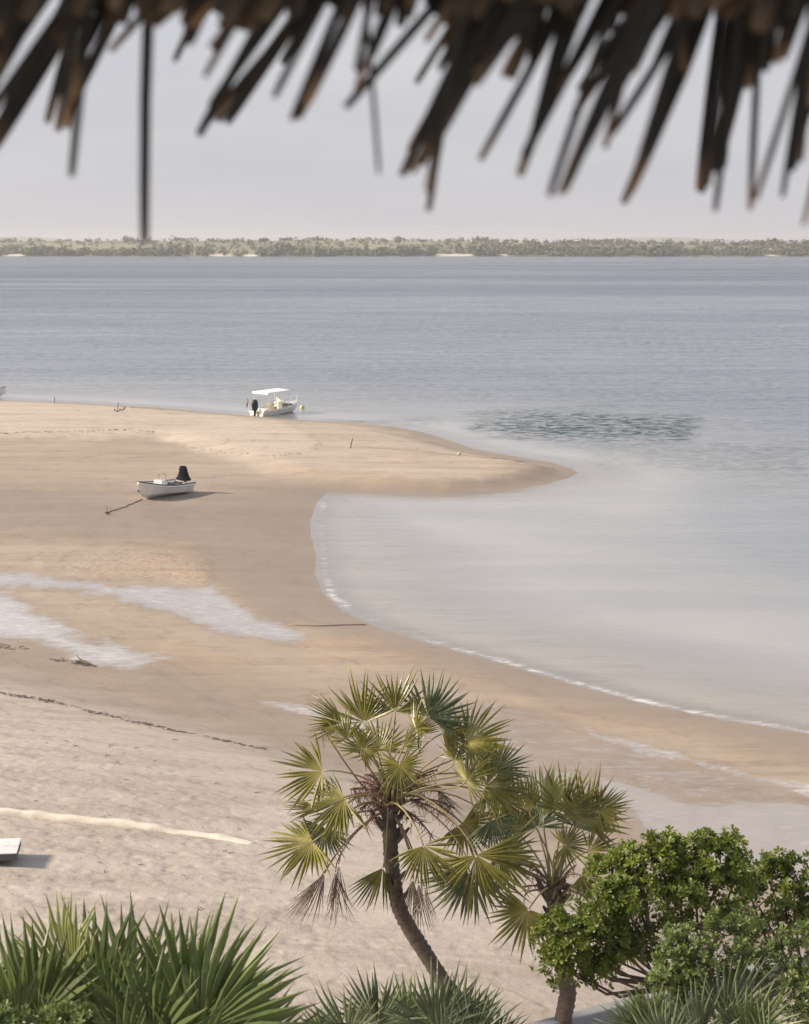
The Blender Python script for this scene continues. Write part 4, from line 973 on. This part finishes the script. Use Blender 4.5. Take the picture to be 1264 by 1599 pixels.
# ------------------------------------------------------------------ broad-leaved shrubs
def rosette(mb, p, nrm, s, rr, tint, n=8):
    nrm = nrm.normalized(); x = nrm.orthogonal().normalized(); y = nrm.cross(x); a0 = rr.uniform(0, 6.28)
    for k in range(n):
        a = a0 + k*2.4; rise = 0.25 + 0.9*k/n + rr.uniform(-.15,.15)
        d = ((x*math.cos(a) + y*math.sin(a))*math.cos(rise) + nrm*math.sin(rise)).normalized()
        sd = d.cross(nrm); sd = sd.normalized() if sd.length > 1e-3 else x
        up = sd.cross(d); L = s*rr.uniform(.75, 1.15); wd = L*0.24; b = p + d*L*0.08
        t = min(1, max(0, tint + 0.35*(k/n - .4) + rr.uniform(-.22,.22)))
        vs = [b, b + d*L*.5 + sd*wd*.75 + up*L*.05, b + d*L*.55 - up*L*.02, b + d*L*.5 - sd*wd*.75 + up*L*.05, b + d*L*.86 + sd*wd + up*L*.0, b + d*L*1.0 - up*L*.07, b + d*L*.86 - sd*wd + up*L*.0]
        mb.add(vs, [(0,1,2),(0,2,3),(1,4,5,2),(2,5,6,3)], t, [0,.3,.3,.3,.7,.95,.7])
def shrub(name, label, ells, yy, mt, leaf, dens, trunk_px, seed, dep=0.8, ypos=None):
    rr = random.Random(seed); gx = at_y(*trunk_px, yy).x; gz = hz(gx, yy); root = empty(name, (gx, yy, gz), 0, label, 'shrub')
    o0 = Vector((gx, yy, gz)); mb = MB(); br = MB(); hubp = at_y(*trunk_px, yy) - o0
    br.tube([(0,0,-.2), (0.05,0,hubp.z*.5), tuple(hubp)], [.16,.13,.10], 8)
    for e in ells:
        cx, cy, rx, ry = e[:4]; dz = e[4] if len(e) > 4 else rr.uniform(-.5, .5); tb = e[5] if len(e) > 5 else rr.uniform(.3, .65)
        c = at_y(cx, cy, yy - dz) - o0; k = ppm(c + o0); ax, az = rx/k, ry/k; ay = dep*0.5*(ax+az)
        mid = (hubp + c)/2 + Vector((rr.uniform(-.2,.2), rr.uniform(-.2,.2), -.12*(c-hubp).length))
        br.tube([tuple(hubp), tuple(mid), tuple(c), tuple(c + Vector((rr.uniform(-.5,.5)*ax, rr.uniform(-.5,.5)*ay, az*.7)))], [.036,.024,.015,.006], 5)
        # uneven outline: small lobes round the ellipsoid, each carrying rosettes
        nl = max(10, int(dens*ax*az*115))
        for _ in range(nl):
            q = Vector((rr.gauss(0,1), rr.gauss(0,1), rr.gauss(0,1) + .25)).normalized(); rad = rr.uniform(.5, 1.18)
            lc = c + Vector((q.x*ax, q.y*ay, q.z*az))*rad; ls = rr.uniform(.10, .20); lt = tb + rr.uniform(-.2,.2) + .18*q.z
            tw = lc + (c - lc)*0.5; br.tube([tuple(tw), tuple(lc)], [.010,.006], 4)
            for _ in range(rr.randint(4, 8)):
                w_ = Vector((rr.gauss(0,1), rr.gauss(0,1), rr.gauss(0,1) + .6)).normalized()
                rosette(mb, lc + w_*ls*rr.uniform(.3,1), w_ + q*.8 + Vector((0,0,.5)), leaf*rr.uniform(.6,1.35), rr, lt, rr.randint(6, 8))
    mb.build('foliage', mt, root); br.build('branches', M['branch'], root); return root
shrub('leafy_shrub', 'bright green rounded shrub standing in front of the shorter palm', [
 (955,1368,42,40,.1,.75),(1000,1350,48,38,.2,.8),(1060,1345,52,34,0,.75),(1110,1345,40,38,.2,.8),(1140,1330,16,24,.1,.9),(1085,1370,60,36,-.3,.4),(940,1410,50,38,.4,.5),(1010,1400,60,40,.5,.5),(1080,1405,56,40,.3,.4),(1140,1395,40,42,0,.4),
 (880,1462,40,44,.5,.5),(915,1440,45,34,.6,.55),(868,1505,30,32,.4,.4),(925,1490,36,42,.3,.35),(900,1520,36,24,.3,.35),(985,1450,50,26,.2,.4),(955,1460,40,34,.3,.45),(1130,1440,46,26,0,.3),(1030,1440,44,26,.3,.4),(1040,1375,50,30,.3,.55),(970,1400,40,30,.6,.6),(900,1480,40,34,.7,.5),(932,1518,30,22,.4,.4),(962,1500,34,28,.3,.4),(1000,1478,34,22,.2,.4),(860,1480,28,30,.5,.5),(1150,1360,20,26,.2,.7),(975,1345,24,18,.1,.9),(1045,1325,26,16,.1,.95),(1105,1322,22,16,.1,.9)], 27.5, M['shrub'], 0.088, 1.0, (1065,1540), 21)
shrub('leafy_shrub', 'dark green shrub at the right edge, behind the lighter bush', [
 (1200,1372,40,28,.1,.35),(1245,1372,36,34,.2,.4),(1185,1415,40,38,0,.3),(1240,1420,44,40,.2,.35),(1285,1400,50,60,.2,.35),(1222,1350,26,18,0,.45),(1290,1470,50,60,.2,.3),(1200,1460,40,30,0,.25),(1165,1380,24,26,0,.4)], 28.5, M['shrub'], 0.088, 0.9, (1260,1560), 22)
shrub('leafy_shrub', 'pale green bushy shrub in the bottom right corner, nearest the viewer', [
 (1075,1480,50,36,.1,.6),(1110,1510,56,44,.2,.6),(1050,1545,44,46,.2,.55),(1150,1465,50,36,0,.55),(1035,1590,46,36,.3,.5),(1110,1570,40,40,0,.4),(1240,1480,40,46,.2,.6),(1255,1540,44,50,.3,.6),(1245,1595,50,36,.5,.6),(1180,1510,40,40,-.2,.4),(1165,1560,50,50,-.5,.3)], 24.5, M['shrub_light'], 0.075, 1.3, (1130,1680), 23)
shrub('leafy_plant', 'small light green leafy plant at the bottom left in front of palm fronds', [(95,1600,34,18,0,.8),(130,1596,20,22,0,.85),(20,1604,24,14,0,.7),(80,1620,50,24,0,.6)], 15.0, M['shrub_light'], 0.05, 4.0, (100,1680), 24)

# ------------------------------------------------------------------ thatched roof over the viewer
roof = empty('thatched_roof', (0, 3.0, 16.75), 0, 'dark ragged palm-leaf thatch eave hanging across the top', 'roof')
ro = Vector(roof.location)
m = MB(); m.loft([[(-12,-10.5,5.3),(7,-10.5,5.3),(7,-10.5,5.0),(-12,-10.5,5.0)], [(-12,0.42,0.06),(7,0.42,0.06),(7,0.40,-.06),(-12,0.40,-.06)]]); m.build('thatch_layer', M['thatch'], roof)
m = MB(); m.tube([(-7,-.25,-.02),(7,-.25,-.02)], .05, 8); m.build('eave_pole', M['wood'], roof)
for x in np.arange(-6, 6.1, 1.2):
    m = MB(); m.tube([(float(x),-.3,.02),(float(x),-10.2,4.78)], .06, 8); m.build('rafter', M['wood'], roof)
def strip(u0, v0, u1, v1, wpx, y, bend=0.0, tipc=0.5, dy=0.0, flat=0.45):
    a = at_y(u0, v0, y) - ro; b = at_y(u1, v1, y + dy) - ro; wd = wpx/F*y/2
    # carry the strip up to its lashing on the eave
    d = (b-a); top = a - d.normalized()*max(0.05, (0.10 - a.z)/max(.35, -d.normalized().z)) if a.z < 0.1 else a
    side = Vector((d.z, 0, -d.x)).normalized(); pts = []; tw = rnd.uniform(-.5, .5)
    L = (b-top).length; al = []
    for t in (0, .3, .55, .75, .9, .97, 1.0):
        pts.append(top.lerp(b, t) + side*bend*math.sin(t*math.pi)*L); al.append(t)
    wd *= 1.3; vs, fs, av = [], [], []
    for p_, k, t in zip(pts, (1.0,1.05,1.05,1,.92,.84,.66), al):
        h = wd*k; sd = (side + Vector((0, tw, 0))).normalized()
        vs += [p_ - sd*h, p_ + Vector((0, -h*.42, 0)), p_ + sd*h, p_ + Vector((0, h*.12 + .002, 0))]; av += [t]*4
    for i in range(6):
        for k in range(4):
            k2 = (k+1) % 4; fs.append((i*4+k, i*4+k2, i*4+4+k2, i*4+4+k))
    fs += [(3,2,1,0), (24,25,26,27)]
    m = MB(); m.add(vs, fs, tipc, av)
    c = pts[0].copy(); m.v = [tuple(Vector(v) - c) for v in m.v]
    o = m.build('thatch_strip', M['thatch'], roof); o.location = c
T = [ # traced strips: root, tip, width
 (130,-20,-8,235,34),(95,-20,-25,180,34),(60,-20,-20,120,26),(30,-20,-30,60,22),(165,-20,103,205,30),(140,-20,108,150,26),(150,40,112,276,13,.02),(118,50,74,192,12),(100,20,95,48,22),
 (190,-20,120,120,26),(248,30,226,380,14,.02),(215,20,172,80,12),(330,-20,276,96,16),(345,-20,300,70,18),(395,-20,323,120,15),(380,-20,340,80,18),(290,-20,235,40,24),(470,-20,322,212,28),(488,-20,345,190,20),(440,-20,372,112,16),
 (520,0,428,152,11),(545,-20,460,188,19),(560,-20,478,165,14),(505,-20,440,100,12),(650,45,540,168,13),(590,-20,560,112,16),(568,90,592,272,6,-.02),(610,-20,556,140,10),(625,-20,585,90,16),
 (780,-20,640,275,30),(800,-20,655,270,28),(815,-20,690,200,30),(745,-20,690,110,20),(725,100,672,330,15,.02),(712,130,668,300,12),(700,40,650,130,9),(700,20,665,65,12),(850,-20,740,130,30),(840,70,750,250,11),(880,-20,790,120,22),(870,-20,820,130,16),
 (935,-20,816,275,22),(915,-20,830,240,18),(960,-20,850,180,16),(1000,-20,868,306,24),(1020,-20,885,300,22),(1010,-20,900,180,20),(985,90,945,232,11),(1008,110,955,210,12),(1075,-20,978,318,20,-.04),(1060,-20,990,300,16,-.03),(1045,-20,985,130,26),(1090,-20,1030,110,26),(1072,40,1068,112,8),(1110,-20,1075,60,20),
 (1145,-20,1094,298,18),(1165,-20,1108,290,22),(1180,-20,1125,250,20),(1140,120,1117,330,11),(1150,100,1130,260,14),(1195,-20,1170,140,18),(1196,60,1172,328,10),(1245,60,1180,312,9),(1220,-20,1190,110,18),(1255,-20,1215,100,22),(1268,60,1222,308,9),(1290,60,1240,268,22),(1282,80,1250,250,18),(1290,180,1255,352,9),(1300,-20,1262,200,24),(1320,-20,1290,250,24),(1345,-20,1310,300,22)]
for q in T:
    yq = rnd.uniform(2.75, 3.1) if rnd.random() < .8 else 3.5
    k = 3 if q[4] >= 24 else 2 if q[4] >= 15 else 1                 # broad bundles are several leaf strips
    for j in range(k):
        off = (j - (k-1)/2)*q[4]*0.42; jj = 0 if j == 0 else 1
        strip(q[0] + off*1.2 + jj*rnd.uniform(-12,12), q[1], q[2] + off + jj*rnd.uniform(-6,6), max(q[1] + 60, q[3] - jj*rnd.uniform(-4,50)) if jj else q[3], q[4]*(1.0, .62, .46)[k-1], yq + rnd.uniform(-.08,.08), q[5] if len(q) > 5 else rnd.uniform(-.03,.03), rnd.random() if rnd.random() < .6 else 0, rnd.uniform(-.06,.06))
for i in range(125):                                  # the denser layers above
    u = -260 + 1800*i/125 + rnd.uniform(-12,12); v = rnd.uniform(-5, 48) + (25 if rnd.random() < .25 else 0); ln = rnd.uniform(30, 60)
    strip(u + ln*rnd.uniform(.3,.9), -40, u, v, rnd.uniform(16, 30), rnd.uniform(2.7, 3.12), rnd.uniform(-.02,.02), rnd.random()*.4, rnd.uniform(-.05,.05))
for i in range(24):                                   # beyond the frame on both sides
    u = rnd.choice((-1, 1))*rnd.uniform(700, 1900) + 632; v = rnd.uniform(60, 300)
    strip(u + rnd.uniform(40,140), -20, u, v, rnd.uniform(16, 30), rnd.uniform(2.9, 3.3), rnd.uniform(-.02,.02), rnd.random()*.6)
ter2 = MB(); ter2.box((0, -4.6, 8.6), (14, 12, 11.6)); o = ter2.build('unseen_terrace', M['plaster']); o['kind'] = 'structure'  # out of view below the viewer, added to darken the thatch underside

# ------------------------------------------------------------------ sea haze
hm = mat('sea_haze'); g = N(hm)
vol = g.n('ShaderNodeVolumePrincipled', {'Color': (0.93, 0.93, 0.97, 1), 'Density': 0.00016, 'Anisotropy': 0.2})
g.out(None, vol.outputs[0])
m = MB(); m.box((0, 6000, 22), (26000, 13500, 60)); o = m.build('haze', hm); o['kind'] = 'stuff'; tag(o, 'pale sea haze softening the far shore', 'haze')
